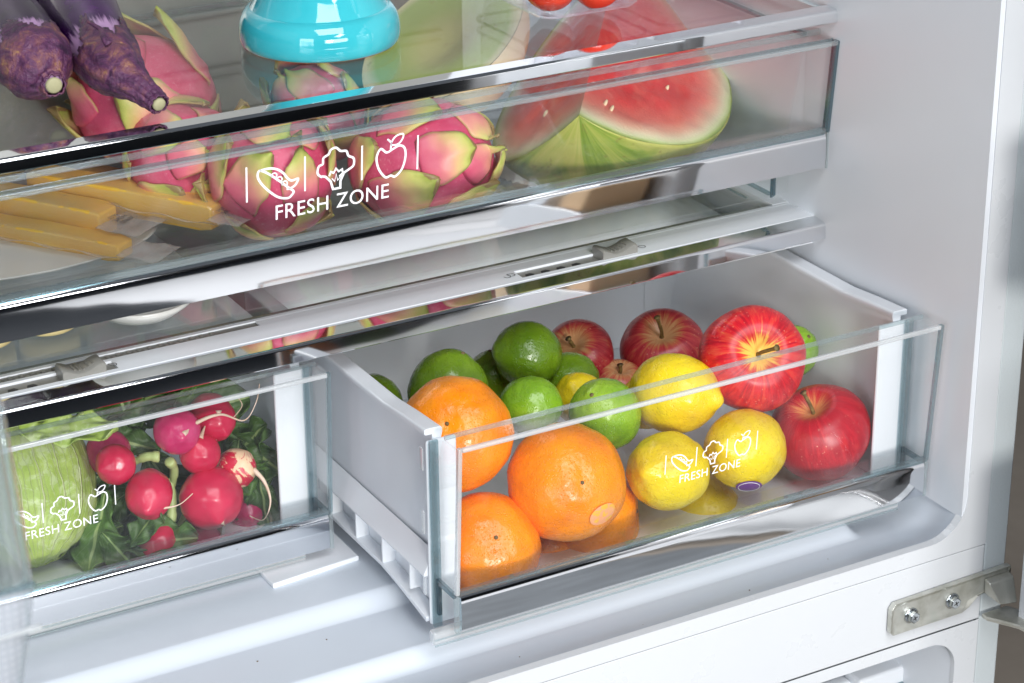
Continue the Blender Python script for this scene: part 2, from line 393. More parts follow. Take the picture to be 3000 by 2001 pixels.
arm.hexa([(.018, -.0042, -.0500), (.0405, -.0042, -.0535), (.0405, -.0042, -.0380), (.018, -.0042, -.0380)],
         [(.024, -.016, -.0560), (.0405, -.016, -.0590), (.0405, -.010, -.0400), (.018, -.010, -.0400)])
arm.build('hinge_arm', M['zinc'], hb, bev=.0012)
def screw(x, z):
    e = link('screw', bpy.data.meshes.new('screw'), M['screw'], hb); bpy.data.objects.remove(e)
    mw = Matrix.Translation((x, -.0041, z)) @ Matrix.Rotation(pi/2, 4, 'X')
    s = lathe('screw', [(.0001, 0), (.0048, 0), (.0049, .0006), (.0042, .0011), (.0001, .0012)], M['screw'], hb, 32, mw)
    hx = B(); pr = [(.0038*cos(i*pi/3+.35), .0038*sin(i*pi/3+.35)) for i in range(6)]; hx.prz(pr, .001, .0043)
    mw = mw @ Matrix.Scale(1.22, 4); s.matrix_world = mw; hx.build('screw_head', M['screw'], s, mw=mw, bev=.0006)
    cr = B(); cr.box(-.0017, .0017, -.00035, .00035, .0043, .00436); cr.box(-.00035, .00035, -.0017, .0017, .0043, .00437)
    cr.build('screw_cross', M['dark'], s, mw=mw @ Matrix.Rotation(.4, 4, 'Z'))
screw(-.0470, -.0490); screw(-.0105, -.0480)

# right door, swung open past the frame's edge
dr = empty('door', (.046, -.012, .3)); dr['label'] = 'open right door, steel grey'; dr.parent = fr; dr.matrix_parent_inverse = fr.matrix_world.inverted(); bpy.context.view_layer.update()
DM = Matrix.Translation((.0435, -.0185, 0)) @ Matrix.Rotation(R(14), 4, 'Z')
def dB(b, name, mat, par=dr, **k): return b.build(name, mat, par, mw=DM, **k)
# local: door runs along -y, thickness along +x
dB(B().box(-.0005, .062, -.44, 0, -.071, .72), 'door_shell', M['stainless'], bev=.002)
dB(B().box(-.0065, -.0007, -.0065, -.0005, -.069, .72), 'door_edge_strip', M['panel'], bev=.001)
dB(B().box(-.0075, .063, -.442, .001, -.0755, -.0712), 'bottom_trim', M['chrome'], bev=.0012)
dB(B().box(-.022, -.0007, -.41, -.075, -.045, .70), 'door_liner', M['panel'], bev=.006)
for z in (-.02, .21, .44):
    dB(B().box(-.095, -.0225, -.40, -.39, z, z+.10).box(-.095, -.0225, -.095, -.085, z, z+.10).box(-.098, -.094, -.40, -.085, z, z+.10).box(-.095, -.0225, -.40, -.085, z-.004, z), 'door_shelf', M['white'], bev=.002)
jm = plastic('kraft_carton', (.62, .42, .24), .5)
for (yy, z, h, mat, lb) in ((-.17, -.019, .17, jm, 'tan carton standing in the right door shelf, seen in the chrome'), (-.30, -.019, .15, M['white'], 'white carton standing in the right door shelf, seen in the chrome')):
    c = B().box(-.088, -.030, yy-.04, yy+.04, z, z+h).build('carton', mat, None, mw=DM, bev=.004); tag(c, lb, 'carton')

# ------------------------------------------------------------------ strokes and lettering for the prints
def strip2d(pts, wd, closed=False):
    p = [V((x, y)) for x, y in pts]; n = len(p); L = []; Rr = []
    for i in range(n):
        a = p[(i-1) % n] if closed or i > 0 else p[i]; b = p[(i+1) % n] if closed or i < n-1 else p[i]
        d1 = (p[i]-a).normalized() if (p[i]-a).length > 1e-9 else (b-p[i]).normalized()
        d2 = (b-p[i]).normalized() if (b-p[i]).length > 1e-9 else d1
        t = (d1+d2); t = t.normalized() if t.length > 1e-6 else d1
        nr = V((-t.y, t.x)); k = min(1.6, 1/max(.3, nr.dot(V((-d1.y, d1.x)))))
        L.append(p[i]+nr*wd/2*k); Rr.append(p[i]-nr*wd/2*k)
    fs = []; m = n if closed else n-1
    for i in range(m): j = (i+1) % n; fs.append((i, j, j+n, i+n))
    return L+Rr, fs
def cr2(pts, n=6, closed=False):
    p = [V((x, y)) for x, y in pts]; m = len(p); out = []
    for i in range(m if closed else m-1):
        g = lambda k: p[k % m] if closed else p[min(max(k, 0), m-1)]
        a, b, c, d_ = g(i-1), g(i), g(i+1), g(i+2)
        for k in range(n):
            t = k/n; q = .5*((2*b)+(c-a)*t+(2*a-5*b+4*c-d_)*t*t+(3*b-a-3*c+d_)*t**3); out.append((q.x, q.y))
    if not closed: out.append(tuple(p[-1]))
    return out
def arcpts(cx, cy, r, a0, a1, n=8, ry=None):
    ry = ry or r; return [(cx+r*cos(R(a0+(a1-a0)*i/n)), cy+ry*sin(R(a0+(a1-a0)*i/n))) for i in range(n+1)]
BOLD = [0.0]
def text_mesh(txt, size, spacing=1.0):
    c = bpy.data.curves.new('t', 'FONT'); c.body = txt; c.size = size; c.space_character = spacing; c.resolution_u = 4; c.offset = BOLD[0]
    o = bpy.data.objects.new('t', c); COL.objects.link(o)
    dg = bpy.context.evaluated_depsgraph_get(); me = bpy.data.meshes.new_from_object(o.evaluated_get(dg))
    vs = [tuple(v.co) for v in me.vertices]; fs = [tuple(p.vertices) for p in me.polygons]
    bpy.data.objects.remove(o); bpy.data.curves.remove(c)
    return vs, fs
class P2:
    def __init__(s): s.v = []; s.f = []
    def add(s, vf):
        k = len(s.v); s.v += [(v[0], v[1]) for v in vf[0]]; s.f += [tuple(i+k for i in f) for f in vf[1]]
    def build(s, name, mat, parent, fn):
        return mesh(name, [fn(x, y) for x, y in s.v], s.f, mat, parent)
def fresh_zone(parent, ox, oz, k, fn, lead=True):
    """icons + lettering; unit = icon bar spacing (1), origin = top of first bar"""
    wd = .038
    place = lambda x, y: fn(ox+x*k, oz+y*k)
    for i in range(4):
        bars = P2(); bars.add(strip2d([(i, 0), (i, -.60)], .030)); bars.build('divider_bar', M['print'], parent, place)
    # pea pod
    q = P2(); cx = .52; cyy = -.30
    # broccoli
    b = P2()
    cl = cr2([(1.30, -.42), (1.22, -.34), (1.24, -.22), (1.31, -.19), (1.32, -.09), (1.41, -.04), (1.45, .03), (1.54, .05), (1.62, -.02), (1.72, -.04), (1.76, -.13), (1.85, -.19), (1.85, -.31), (1.76, -.37), (1.66, -.42), (1.60, -.46)], 5)
    b.add(strip2d(cl, wd))
    b.add(strip2d([(1.29, -.40), (1.36, -.42), (1.45, -.52), (1.49, -.66), (1.62, -.66), (1.62, -.54), (1.68, -.42)], wd))
    b.add(strip2d([(1.42, -.42), (1.45, -.35), (1.50, -.38), (1.54, -.31), (1.59, -.37), (1.65, -.34), (1.66, -.41)], wd*.8))
    b.add(strip2d([(1.47, -.47), (1.52, -.53), (1.545, -.40), (1.57, -.52), (1.63, -.46)], wd*.5))
    b.build('broccoli_icon', M['print'], parent, place)
    pod = cr2([(.22, -.10), (.19, -.20), (.26, -.34), (.40, -.50), (.55, -.62), (.70, -.66), (.77, -.62), (.80, -.56), (.70, -.47), (.55, -.33), (.36, -.17)], 4, True)
    q.add(strip2d(pod, wd, True))
    q.add(strip2d(cr2([(.22, -.10), (.38, -.09), (.52, -.13), (.63, -.22), (.70, -.32), (.77, -.37), (.88, -.36), (.83, -.46), (.74, -.50), (.68, -.50)], 5), wd))
    for (x, y) in ((.47, -.23), (.56, -.31), (.65, -.40)): q.add(strip2d(arcpts(x, y, .045, -50, 210, 10), wd*.6))
    q.build('pea_pod_icon', M['print'], parent, place)
    a = P2()
    a.add(strip2d(cr2([(2.55, -.16), (2.44, -.20), (2.33, -.12), (2.26, -.26), (2.30, -.46), (2.42, -.63), (2.52, -.62), (2.60, -.65), (2.72, -.54), (2.78, -.34), (2.76, -.18), (2.67, -.12)], 6, True), wd, True))
    a.add(strip2d([(2.51, -.16), (2.52, -.04), (2.45, .03)], wd*.8))
    a.add(strip2d(cr2([(2.52, -.08), (2.56, .02), (2.64, .07), (2.73, .07), (2.72, -.01), (2.64, -.09)], 5, True), wd*.8, True))
    a.build('apple_icon', M['print'], parent, place)
    BOLD[0] = .0008; vs, fs = text_mesh('FRESH ZONE', .355, 1.06); BOLD[0] = 0.
    x0 = min(v[0] for v in vs); x1 = max(v[0] for v in vs); sx = 2.00/(x1-x0)
    t = P2(); t.add(([(.49+(v[0]-x0)*sx, -1.00+v[1]*1.02) for v in vs], fs))
    t.build('lettering', M['print'], parent, place)

def CONVEX(yf, zc, zl):
    n = 9; h = zl-zc
    return [(yf+.0012, zc)]+[(yf-.0006-.00022*(1-(2*i/n-1)**2), zc+.0006+(h-.0050)*i/n) for i in range(n+1)]+[(yf-.00045, zl-.0033), (yf-.0001, zl-.0022), (yf+.0005, zl-.0011), (yf+.0013, zl-.0002), (yf+.0026, zl+.0001), (yf+.0026, zc)]
# ------------------------------------------------------------------ crisper drawers
def crisper(x0, x1, yf, label, print_x, group, xl_vis=True):
    d = empty('crisper_bin', ((x0+x1)/2, yf+.15, .02), label, 'crisper bin', group)
    zc, zl, zt, lean, yb = .0217, .0480, .1545, .066, yf+.030
    Y = lambda z: yf-(z-zl)*lean                      # outer face of the leaning pane
    T = .0024
    c = B()
    c.prx([(yf, zl), (yf+T, zl), (Y(zt)+T, zt-T), (Y(zt), zt)], x0, x1)                     # pane
    c.prx([(Y(zt)+T*1.2, zt-T), (yf+.0145, zt-T), (yf+.0145, zt), (Y(zt)+T*1.2, zt)], x0+.001, x1-.001)   # top ledge
    for xs_, xe in ((x0, x0+T), (x1-T, x1)):                                                # cheeks
        c.prx([(yf+T+.0002, zl), (yb-.001, zl), (yb-.001, zt-.016), (yf+.020, zt-.018), (yf+.0150, zt-T-.0004), (Y(zt)+T*1.4, zt-T-.0004)], xs_, xe)
    c.prx([(yf+T+.0002, zl-.0024), (yf+.025, zl-.0024), (yf+.025, zl-.0004), (yf+T+.0002, zl-.0004)], x0+T, x1-T)     # handle ledge
    c.prx([(yf+.0228, .016), (yf+.0250, .016), (yf+.0250, zl-.0026), (yf+.0228, zl-.0026)], x0+.0005, x1-.0005)    # back of the handle recess
    c.build('front_panel', M['clear'], d)
    e = B()                                            # bottom skirt: rounded clear slab
    yk = yf+.0080
    e.prx([(yk, .0120), (yk+.003, .0108), (yk+.007, .0108), (yk+.0075, .0125), (yk+.0075, .0205), (yk, .0205)], x0-.0125, x1-.017)
    e.build('bottom_skirt', M['edge_white'], d, bev=.0015)
    # pale and teal strips, their tint imitating light caught along clear edges
    e = B()
    e.prx([(Y(zt)-.0004, zt-.0026), (Y(zt)+.0022, zt-.0026), (Y(zt)+.0022, zt+.0004), (Y(zt)-.0004, zt+.0004)], x0+.0026, x1-.0026)
    e.build('pane_rim', M['edge_white'], d, bev=.0005)
    e = B(); e.prx([(yf+.0136, zt-.0024), (yf+.0154, zt-.0024), (yf+.0154, zt+.0003), (yf+.0136, zt+.0003)], x0+.0015, x1-.0015)
    e.build('ledge_rim', M['edge'], d)
    for s, xx in ((0, x0-.0003), (1, x1-.0025)):
        e = B(); e.prx([(yf-.0003, zl+.0005), (yf+.0032, zl+.0005), (Y(zt)+.0032, zt+.0003), (Y(zt)-.0003, zt+.0003)], xx, xx+.0028)
        e.build('corner_post', M['edge_mid'] if s else M['edge_white'], d, bev=.0006)
        e = B(); e.prx([(yf-.0001, zc-.001), (yf+.0042, zc-.001), (yf+.0042, zl-.0002), (yf-.0001, zl-.0002)], xx, xx+.0028)
        e.build('handle_end', M['edge'], d, bev=.0006)
    e = B(); e.prx([(yf-.0004, zl-.0001), (yf+.0030, zl-.0001), (yf+.0030, zl+.0034), (yf-.0004, zl+.0034)], x0+.0026, x1-.0026)
    e.build('ledge_band', M['edge_mid'], d)
    for xx in (x0, x1-.0022):                          # hook-shaped dark end of the handle recess
        e = B()
        e.prx([(yf+.004, zl-.0035), (yf+.0275, zl-.0035), (yf+.0275, zl-.0002), (yf+.004, zl-.0002)], xx-.0002, xx+.0024)
        e.prx([(yf+.0247, .022), (yf+.0275, .022), (yf+.0275, zl-.0036), (yf+.0247, zl-.0036)], xx-.0002, xx+.0024)
        e.build('recess_edge', M['edge_dark'], d)
    h = B(); h.prx(CONVEX(yf, zc, zl), x0+.0030, x1-.0032)
    smooth_ang(h.build('chrome_strip', M['chrome'], d), 25)
    for qa, qb in ((x0-.0022, x0+.004), (x1-.004, x1+.0022)):
        B().prx([(yf+.0275, .0120), (yf+.0300, .0120), (yf+.0300, .146), (yf+.0275, .146)], qa, qb).build('panel_flange', M['edge_mid'], d, bev=.0005)
    for zz in (.0107, .0150):
        B().prx([(yk-.0003, zz), (yk+.0006, zz), (yk+.0006, zz+.0011), (yk-.0003, zz+.0011)], x0-.012, x1-.018).build('skirt_line', M['edge'], d)
    # ---- white tub
    y0, y1 = yf+.0315, yf+.330
    xa, xb = x0-.0005, x1+.0005
    t = B()
    t.box(xa-.0018, xa+.0195, y0, y0+.0035, .0120, .1440)          # front flanges behind the pane
    t.box(xb-.0245, xb+.0018, y0, y0+.0035, .0120, .1440)
    t.box(xa+.0196, xb-.0246, y0, y0+.0035, .0120, .0230)
    t.build('tub_flange', M['white'], d, bev=.0015)
    fz_ = .0195
    t = B(); t.box(xa+.010, xb-.010, y0+.0036, y1, fz_-.002, fz_); t.build('tub_floor', M['white'], d)
    # side walls: tilted, wavy rim
    def ztop(y):
        s = y-yf
        if s > .095: return .1465
        if s > .065: return .1465+(.095-s)/.03*.0028
        return .1493+(.065-s)/.035*.0022
    for sgn, xw in ((1, xa), (-1, xb)):
        yys = [y0+.0036+(y1-y0-.0036)*i/40 for i in range(41)]
        vs = []; fs = []
        for y in yys:
            z = ztop(y)
            pr = [(0.0072, .0480), (.0052, .066), (.0040, z-.012), (.0040, z-.0045), (-.0005, z-.0045), (-.0015, z-.0038), (-.0015, z-.0008), (-.0004, z), (.0100, z), (.0112, z-.0012), (.0114, z-.004), (.0100, z-.010), (.0085, .10), (.0115, .030), (.0150, .0215), (.0125, .0200), (.0072, .030)]
            pr = [(xw+sgn*a, b) for a, b in pr]
            vs += [(a, y, b) for a, b in pr]
        m = len(pr)
        for i in range(len(yys)-1):
            for j in range(m): fs.append((i*m+j, i*m+(j+1) % m, (i+1)*m+(j+1) % m, (i+1)*m+j))
        fs += [tuple(range(m)), tuple(range(len(vs)-m, len(vs)))]
        mesh('tub_wall', vs, fs, M['white'], d, bev=.0010)
        # lower rail with ribs
        t = B()
        for i in range(len(yys)-1):
            pass
        t.prx([(y0+.004, .0463), (y1, .0463), (y1, .0665), (y0+.004, .0665)], *(sorted((xw-sgn*.0008, xw+sgn*.0038))))
        # flare: sloping top of the rail
        t2 = B()
        a, b = sorted((xw-sgn*.0040, xw+sgn*.0036))
        t2.pry([(xw+sgn*.0036, .0640), (xw-sgn*.0042, .0480), (xw-sgn*.0042, .0462), (xw+sgn*.0036, .0462)], y0+.004, y1)
        t2.build('rail_shoulder', M['white'], d, bev=.0006)
        B().box(*sorted((xw+sgn*.0066, xw+sgn*.0078)), y0+.004, y1, .0205, .0470).build('rib_back', M['white'], d)
        t3 = B()
        zb = lambda y: .0185 if y > yf+.10 else .0185-(yf+.10-y)/.07*.004
        prr = [(y0+.004, .0165), (y0+.004, .0130), (yf+.07, .0195), (yf+.10, .0235), (y1, .0235), (y1, .0265), (yf+.10, .0265), (yf+.07, .0230)]
        t3.prx(prr, *sorted((xw-sgn*.0036, xw+sgn*.0066)))
        t3.build('bottom_rail', M['white'], d, bev=.0005)
        for j in range(7):
            y = yf+.058+j*.040
            B().box(*sorted((xw-sgn*.0030, xw+sgn*.0070)), y, y+.0016, .0262, .0464).build('rib', M['white'], d)
        # small clips on the flange
        for z in (.130, .085, .040):
            B().box(*sorted((xw-sgn*.0030, xw-sgn*.0019)), y0+.0045, y0+.0085, z-.008, z+.008).build('clip', M['edge_white'], d, bev=.0008)
    t = B(); t.box(xa+.010, xb-.010, y1-.001, y1+.002, .0195, .1465); t.build('tub_back', M['white'], d, bev=.001)
    for sx in (1, -1):
        xc = (xa+.0095) if sx == 1 else (xb-.0095)
        prof = [(xc, y1-.001)]+[(xc+sx*(.02-.02*cos(pi/2*i/6)), y1-.001-.02+.02*sin(pi/2*i/6)) for i in range(7)]
        prof = [(xc, y1-.0015)] + [(xc+sx*(.018-.018*sin(pi/2*i/6)), y1-.0015-.018+.018*cos(pi/2*i/6)) for i in range(7)]
        smooth_ang(B().prz(prof, .0196, .1460).build('tub_corner', M['white'], d), 50)
    # lettering
    s = d
    k = .02400; fn = lambda x, z: (x, Y(z)-.0005, z)
    fresh_zone(s, print_x, .1112, k, fn)
    return d
crisper(-.3878, -.0122, .030, 'right crisper drawer pulled out and full of oranges, lemons, limes and apples', -.2350, 'crisper bins')
crisper(-.7822, -.4066, .172, 'left crisper drawer pushed in, holding cabbage and radishes behind its pane', -.6310, 'crisper bins')

# ------------------------------------------------------------------ crisper cover (lower shelf)
sh = empty('crisper_shelf', (-.4, .3, .17), 'lower shelf with white frame, sliders and curved chrome trim above the crispers', 'shelf')
x0, x1 = XL+.003, -.0012
def trim(parent, zlo, zhi, yf, back, ztop, x0, x1, name='chrome_trim'):
    p = [(yf+.0035, zlo), (yf+.0003, zlo), (yf-.0006, zlo+.0008), (yf-.0006, zhi-.0022), (yf-.0003, zhi-.0011), (yf+.0005, zhi-.0003), (yf+.0018, zhi), (back, ztop), (back, ztop-.0018), (yf+.0035, zhi-.004)]
    n = len(p); nxx = 24; vs = []; fs = []
    for i in range(nxx+1):
        u = i/nxx; x = x0+(x1-x0)*u; bow = -.0035*(1-(2*u-1)**2)
        vs += [(x, y+bow-max(0, zhi-z)*.085 if y < yf+.003 else y+bow, z) for y, z in p]
    for i in range(nxx):
        for j in range(n): fs.append((i*n+j, i*n+(j+1) % n, (i+1)*n+(j+1) % n, (i+1)*n+j))
    fs += [tuple(range(n)), tuple(range(len(vs)-n, len(vs)))]
    o = mesh(name, vs, fs, M['chrome'], parent); smooth_ang(o, 30); wn = o.modifiers.new('wn', 'WEIGHTED_NORMAL'); wn.keep_sharp = True; wn.weight = 100; return o
trim(sh, .1662, .1787, .1720, .1850, .1798, x0, x1)
B().box(x1, x1+.0004, .172, .19, .1655, .1795).build('trim_end', M['clear'], sh)
f = B(); zf = .1800
SL = [(-.2475, -.1535), (-.6500, -.5420)]
f.box(x0, x1, .1853, .1900, zf-.008, zf)
segs = [x0, -.6500, -.5420, -.2475, -.1535, x1]
for i in range(0, 5, 2): f.box(segs[i], segs[i+1], .1900, .2030, zf-.008, zf)
f.box(x0, x1, .2030, .2065, zf-.008, zf)
f.box(x0, -.700, .2065, .2150, zf-.008, zf-.0003); f.box(-.437, x1, .2065, .2150, zf-.008, zf-.0003)
f.box(x0, x1, .2150, .2185, zf-.008, zf-.0002)
f.box(-.0178, x1, .2185, .50, zf-.008, zf); f.box(x0, x0+.016, .2185, .50, zf-.008, zf); f.box(x0, x1, .50, .515, zf-.008, zf)
f.build('shelf_frame', M['white'], sh)
B().box(x0, x1, .186, .19, .158, .1715).build('frame_front_rib', M['white'], sh)
B().box(-.7000, -.4370, .2066, .2149, zf-.0075, zf-.0012).build('vent_slot', M['grey_dk'], sh)
vb = B()
for i in range(62):
    x = -.690+i*.0036; vb.box(x, x+.0022, .2072+(i % 2)*.0036, .2102+(i % 2)*.0036, zf-.0012, zf-.0007)
vb.build('vent_block', M['duct'], sh)['kind'] = 'stuff'
B().box(-.0180, x0+.0162, .2180, .5005, zf-.0060, zf-.0022).build('shelf_glass', M['glass'], sh)
B().box(-.0184, x0+.0166, .2186, .2206, zf-.0062, zf-.0020).build('glass_edge', M['edge_mid'], sh)
B().box(-.0180, x0+.0162, .2330, .2350, zf-.0068, zf-.0061).build('glass_seal', M['duct'], sh)
for (a, b), kx in zip(SL, (-.1830, -.5790)):
    B().box(a, b, .1901, .2029, zf-.0085, zf-.0018).build('slot_floor', M['grey'], sh)
    gr = B()
    for i in range(5):
        xx = kx-.010-.0125*(i+1)
        if xx > a: gr.prz([(xx, .1925), (xx+.0035, .1935), (xx+.0060, .1925), (xx+.0075, .1950), (xx+.0055, .1975), (xx+.0015, .1970)], zf-.0018, zf-.0014)
    gr.build('slot_vent', M['dark'], sh)
    # wavy finger knob
    vs = []; fs = []; nn = 24
    for i in range(nn+1):
        u = i/nn; x = kx+.0285*u; z = zf+.0052+.0020*cos(u*2*pi*1.0+pi*.1)-.0004
        if u in (0, 1): z -= .0012
        vs += [(x, .1890, zf-.004), (x, .1888, z-.0008), (x, .1898, z), (x, .2032, z), (x, .2042, z-.0008), (x, .2040, zf-.004)]
    for i in range(nn):
        for j in range(5): fs.append((i*6+j, i*6+j+1, i*6+j+7, i*6+j+6))
    fs += [tuple(range(6)), tuple(range(nn*6, nn*6+6))]
    kb = mesh('slider_knob', vs, fs, M['grey'], sh); smooth_ang(kb, 50)
    for i in range(5):
        u = .30+.11*i; z = zf+.0052+.0020*cos(u*2*pi+pi*.1)-.0004
        B().box(kx+.0285*u, kx+.0285*u+.0009, .1925, .2005, z-.0010, z+.0006).build('grip_ridge', M['grey'], kb)
def drop(cx, cy, s, part=False):
    pts = [(0, 1.25), (-.75, .1), (-.72, -.45), (-.35, -.85), (.1, -.92), (.55, -.75), (.82, -.3), (.75, .15)]
    if part: pts = pts[:]
    return [(cx+x*s, cy+y*s) for x, y in cr2(pts, 4, True)]
ic = P2(); s_ = .0026
def rotp(pp, cx, cy, a=.9): return [(cx+(x-cx)*cos(a)-(y-cy)*sin(a), cy+(x-cx)*sin(a)+(y-cy)*cos(a)) for x, y in pp]
for (cx_, cy_) in ((-.1462, .1965), (-.5435, .1965)): ic.add(strip2d(rotp(drop(cx_, cy_, s_), cx_, cy_), .0005, True))
for (cx_, cy_) in ((-.2530, .1965),):
    ic.add(strip2d(rotp(drop(cx_+.0015, cy_, s_), cx_, cy_), .0005, True))
    for dxx in (-.0032,): ic.add(strip2d(rotp(drop(cx_+dxx, cy_, s_), cx_+dxx, cy_)[2:26], .0005))
ic.build('humidity_symbols', M['ink'], sh, lambda x, y: (x, y, zf+.0003))

# ------------------------------------------------------------------ upper glass shelf
ts = empty('glass_shelf', (-.4, .3, .34), 'upper glass shelf with chrome front trim carrying eggplants and turquoise dish', 'shelf')
ZG = .3405
trim(ts, .3300, .3394, .1700, .1815, .3400, XL+.003, -.0012)
B().box(XL+.004, -.0030, .1818, .515, ZG-.0042, ZG).build('shelf_glass', M['glass'], ts)
for xx in (-.0030, XL+.0035): B().box(xx-.004, xx+.0015, .19, .515, ZG-.012, ZG-.0046).build('side_rail', M['white'], ts)

# ------------------------------------------------------------------ upper deli drawer
dd = empty('deli_drawer', (-.4, .3, .2), 'wide clear deli drawer with chrome strip, full of dragon fruit, watermelon and cheese', 'drawer')
x0, x1, yf, zc, zl, zt, lean = XL+.006, -.0022, .1720, .2215, .2475, .3175, .10
Y = lambda z: yf-(z-zl)*lean
T = .0026; c = B()
c.prx([(yf, zl), (yf+T, zl), (Y(zt)+T, zt-T), (Y(zt), zt)], x0, x1)
c.prx([(Y(zt)+T*1.2, zt-T), (yf+.0170, zt-T+.002), (yf+.0170, zt+.0025), (Y(zt)+T*1.2, zt)], x0+.001, x1-.001)
c.prx([(yf+T+.0002, zl-.0024), (yf+.0265, zl-.0024), (yf+.0265, zl-.0004), (yf+T+.0002, zl-.0004)], x0+T, x1-T)
c.prx([(yf+.0245, .1975), (yf+.0265, .1955), (yf+.0265, zl-.0026), (yf+.0245, zl-.0026)], x0+.006, x1-.018)
for xs_, xe in ((x0, x0+T), (x1-T, x1)):
    c.prx([(yf+T+.0002, zl), (yf+.031, zl), (yf+.031, zt-.012), (yf+.0172, zt-T-.0004), (Y(zt)+T*1.4, zt-T-.0004)], xs_, xe)
c.build('front_panel', M['clear'], dd)
B().prx([(Y(zt)-.0004, zt-.0030), (Y(zt)+.0022, zt-.0030), (Y(zt)+.0022, zt+.0003), (Y(zt)-.0004, zt+.0003)], x0+.003, x1-.003).build('pane_rim', M['edge'], dd, bev=.0005)
B().prx([(Y(zt)+.0060, zt-.0026), (Y(zt)+.0066, zt-.0026), (Y(zt)+.0066, zt+.0008), (Y(zt)+.0060, zt+.0008)], x0+.003, x1-.003).build('ledge_line', M['edge_mid'], dd)
B().prx([(yf+.0158, zt-.001), (yf+.0178, zt-.001), (yf+.0178, zt+.0030), (yf+.0158, zt+.0030)], x0+.0015, x1-.0015).build('ledge_rim', M['edge'], dd)
B().prx([(yf-.0004, zl-.0001), (yf+.0030, zl-.0001), (yf+.0030, zl+.0042), (yf-.0004, zl+.0042)], x0+.003, x1-.005).build('ledge_band', M['edge_mid'], dd)
for xx in (x0-.0003, x1-.0044):
    B().prx([(yf-.0003, zl+.0005), (yf+.0060, zl+.0005), (Y(zt)+.0060, zt+.0001), (Y(zt)-.0003, zt+.0001)], xx, xx+.0046).build('corner_post', M['edge_dark'], dd, bev=.0008)
    B().prx([(yf-.0001, zc-.001), (yf+.0042, zc-.001), (yf+.0042, zl+.0002), (yf-.0001, zl+.0002)], xx+.001, xx+.0046).build('handle_end', M['edge'], dd, bev=.0006)
B().prx(CONVEX(yf, zc, zl), x0+.004, x1-.0048).build('chrome_strip', M['chrome'], dd); cs_ = [o for o in dd.children if o.name.startswith('chrome_strip')][0]; smooth_ang(cs_, 25)
for v_ in cs_.data.vertices: v_.co.y -= (zl-v_.co.z)*.012
tz = .1955; yb2 = .50
t = B()
t.box(x0+.010, x1-.030, yf+.0267, yb2, tz-.0022, tz)
t.hexa([(x1-.030, yf+.0267, tz-.0022), (x1-.0276, yf+.0267, tz-.0006), (x1-.0276, yb2, tz-.0006), (x1-.030, yb2, tz-.0022)],
       [(x1-.0045, yf+.0312, .3120), (x1-.0022, yf+.0312, .3120), (x1-.0022, yb2, .3120), (x1-.0045, yb2, .3120)])
t.hexa([(x0+.010, yf+.0267, tz-.0022), (x0+.0076, yf+.0267, tz-.0006), (x0+.0076, yb2, tz-.0006), (x0+.010, yb2, tz-.0022)],
       [(x0+.0045, yf+.0312, .3120), (x0+.0022, yf+.0312, .3120), (x0+.0022, yb2, .3120), (x0+.0045, yb2, .3120)])
t.box(x0+.006, x1-.004, yb2, yb2+.0024, tz, .310)
t.build('tub', M['clear2'], dd)
e = B()
e.box(x1-.0320, x1-.0290, yf+.030, yb2, tz+.0002, tz+.0022); e.box(x1-.0060, x1-.0020, yf+.032, yb2, .3118, .3140); e.box(x0+.006, x1-.004, yb2-.0010, yb2+.003, .309, .312)
e.box(x1-.050, x1-.0480, yf+.033, yb2-.01, tz+.0002, tz+.0010)
e.build('tub_edge', M['edge_mid'], dd)
e = B(); e.prx([(yf+.0235, .1975), (yf+.0270, .1945), (yf+.0270, .2205), (yf+.0235, .2205)], x1-.0330, x1-.0295); e.build('tub_corner', M['edge_dark'], dd, bev=.001)
fresh_zone(dd, -.4575, .3065, .0399, lambda x, z: (x, Y(z)-.0006, z))

# ------------------------------------------------------------------ produce materials
def citrus(name, c1, c2, c3, pore=900, spec=.5, rough=.33, scarcol=(.10, .07, .02), tipdark=True, sss=.08):
    m = N(name); v = m.coord(); rnd = m.n('ObjectInfo').outputs['Random']
    off = m.n('Combine' + 'XYZ', {0: rnd, 1: rnd, 2: rnd}).outputs[0]
    vv = m.n('VectorMath', {0: v, 1: off}, operation='ADD').outputs[0]
    base = m.ramp(m.noise(vv, 26, 4, .55), [(.28, c1), (.5, c2), (.74, c3)])
    vor = m.n('TexVoronoi', {'Vector': vv, 'Scale': pore}, feature='F1').outputs['Distance']
    pores = m.ramp(vor, [(.0, 0.), (.34, 1.)])
    base = m.mix(m.math('MULTIPLY', m.math('SUBTRACT', 1., pores), .22), base, c1)
    blem = m.ramp(m.noise(vv, 75, 5, .7), [(.66, 0.), (.76, 1.)])
    base = m.mix(m.math('MULTIPLY', blem, .25), base, tuple(x*.55+.08 for x in c1))
    h = m.math('ADD', m.math('MULTIPLY', pores, .8), m.math('ADD', m.math('MULTIPLY', m.noise(vv, 240, 3, .6), .8), m.math('MULTIPLY', m.noise(vv, 60, 2), 1.5)))
    return m.done(m.bsdf(base=base, rough=m.ramp(m.noise(vv, 90, 3), [(.3, rough*.8), (.7, rough*1.25)]), spec=spec, nor=m.bump(h, .42, .0013), sss=sss, sssr=(.01, .005, .002), ssss=.6))
M['orange'] = citrus('orange_peel', (.84, .19, .002), (.93, .27, .002), (.96, .34, .004), 560, rough=.27, spec=.5, sss=.0)
M['lemon'] = citrus('lemon_peel', (.74, .48, .015), (.86, .64, .015), (.90, .72, .03), 480, rough=.29, spec=.5, sss=.0)
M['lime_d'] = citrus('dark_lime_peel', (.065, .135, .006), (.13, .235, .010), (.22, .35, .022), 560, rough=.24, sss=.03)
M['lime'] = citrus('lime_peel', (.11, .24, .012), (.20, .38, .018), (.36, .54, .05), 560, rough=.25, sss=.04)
M['scar'] = plastic('stem_scar', (.14, .10, .04), .7, .3)
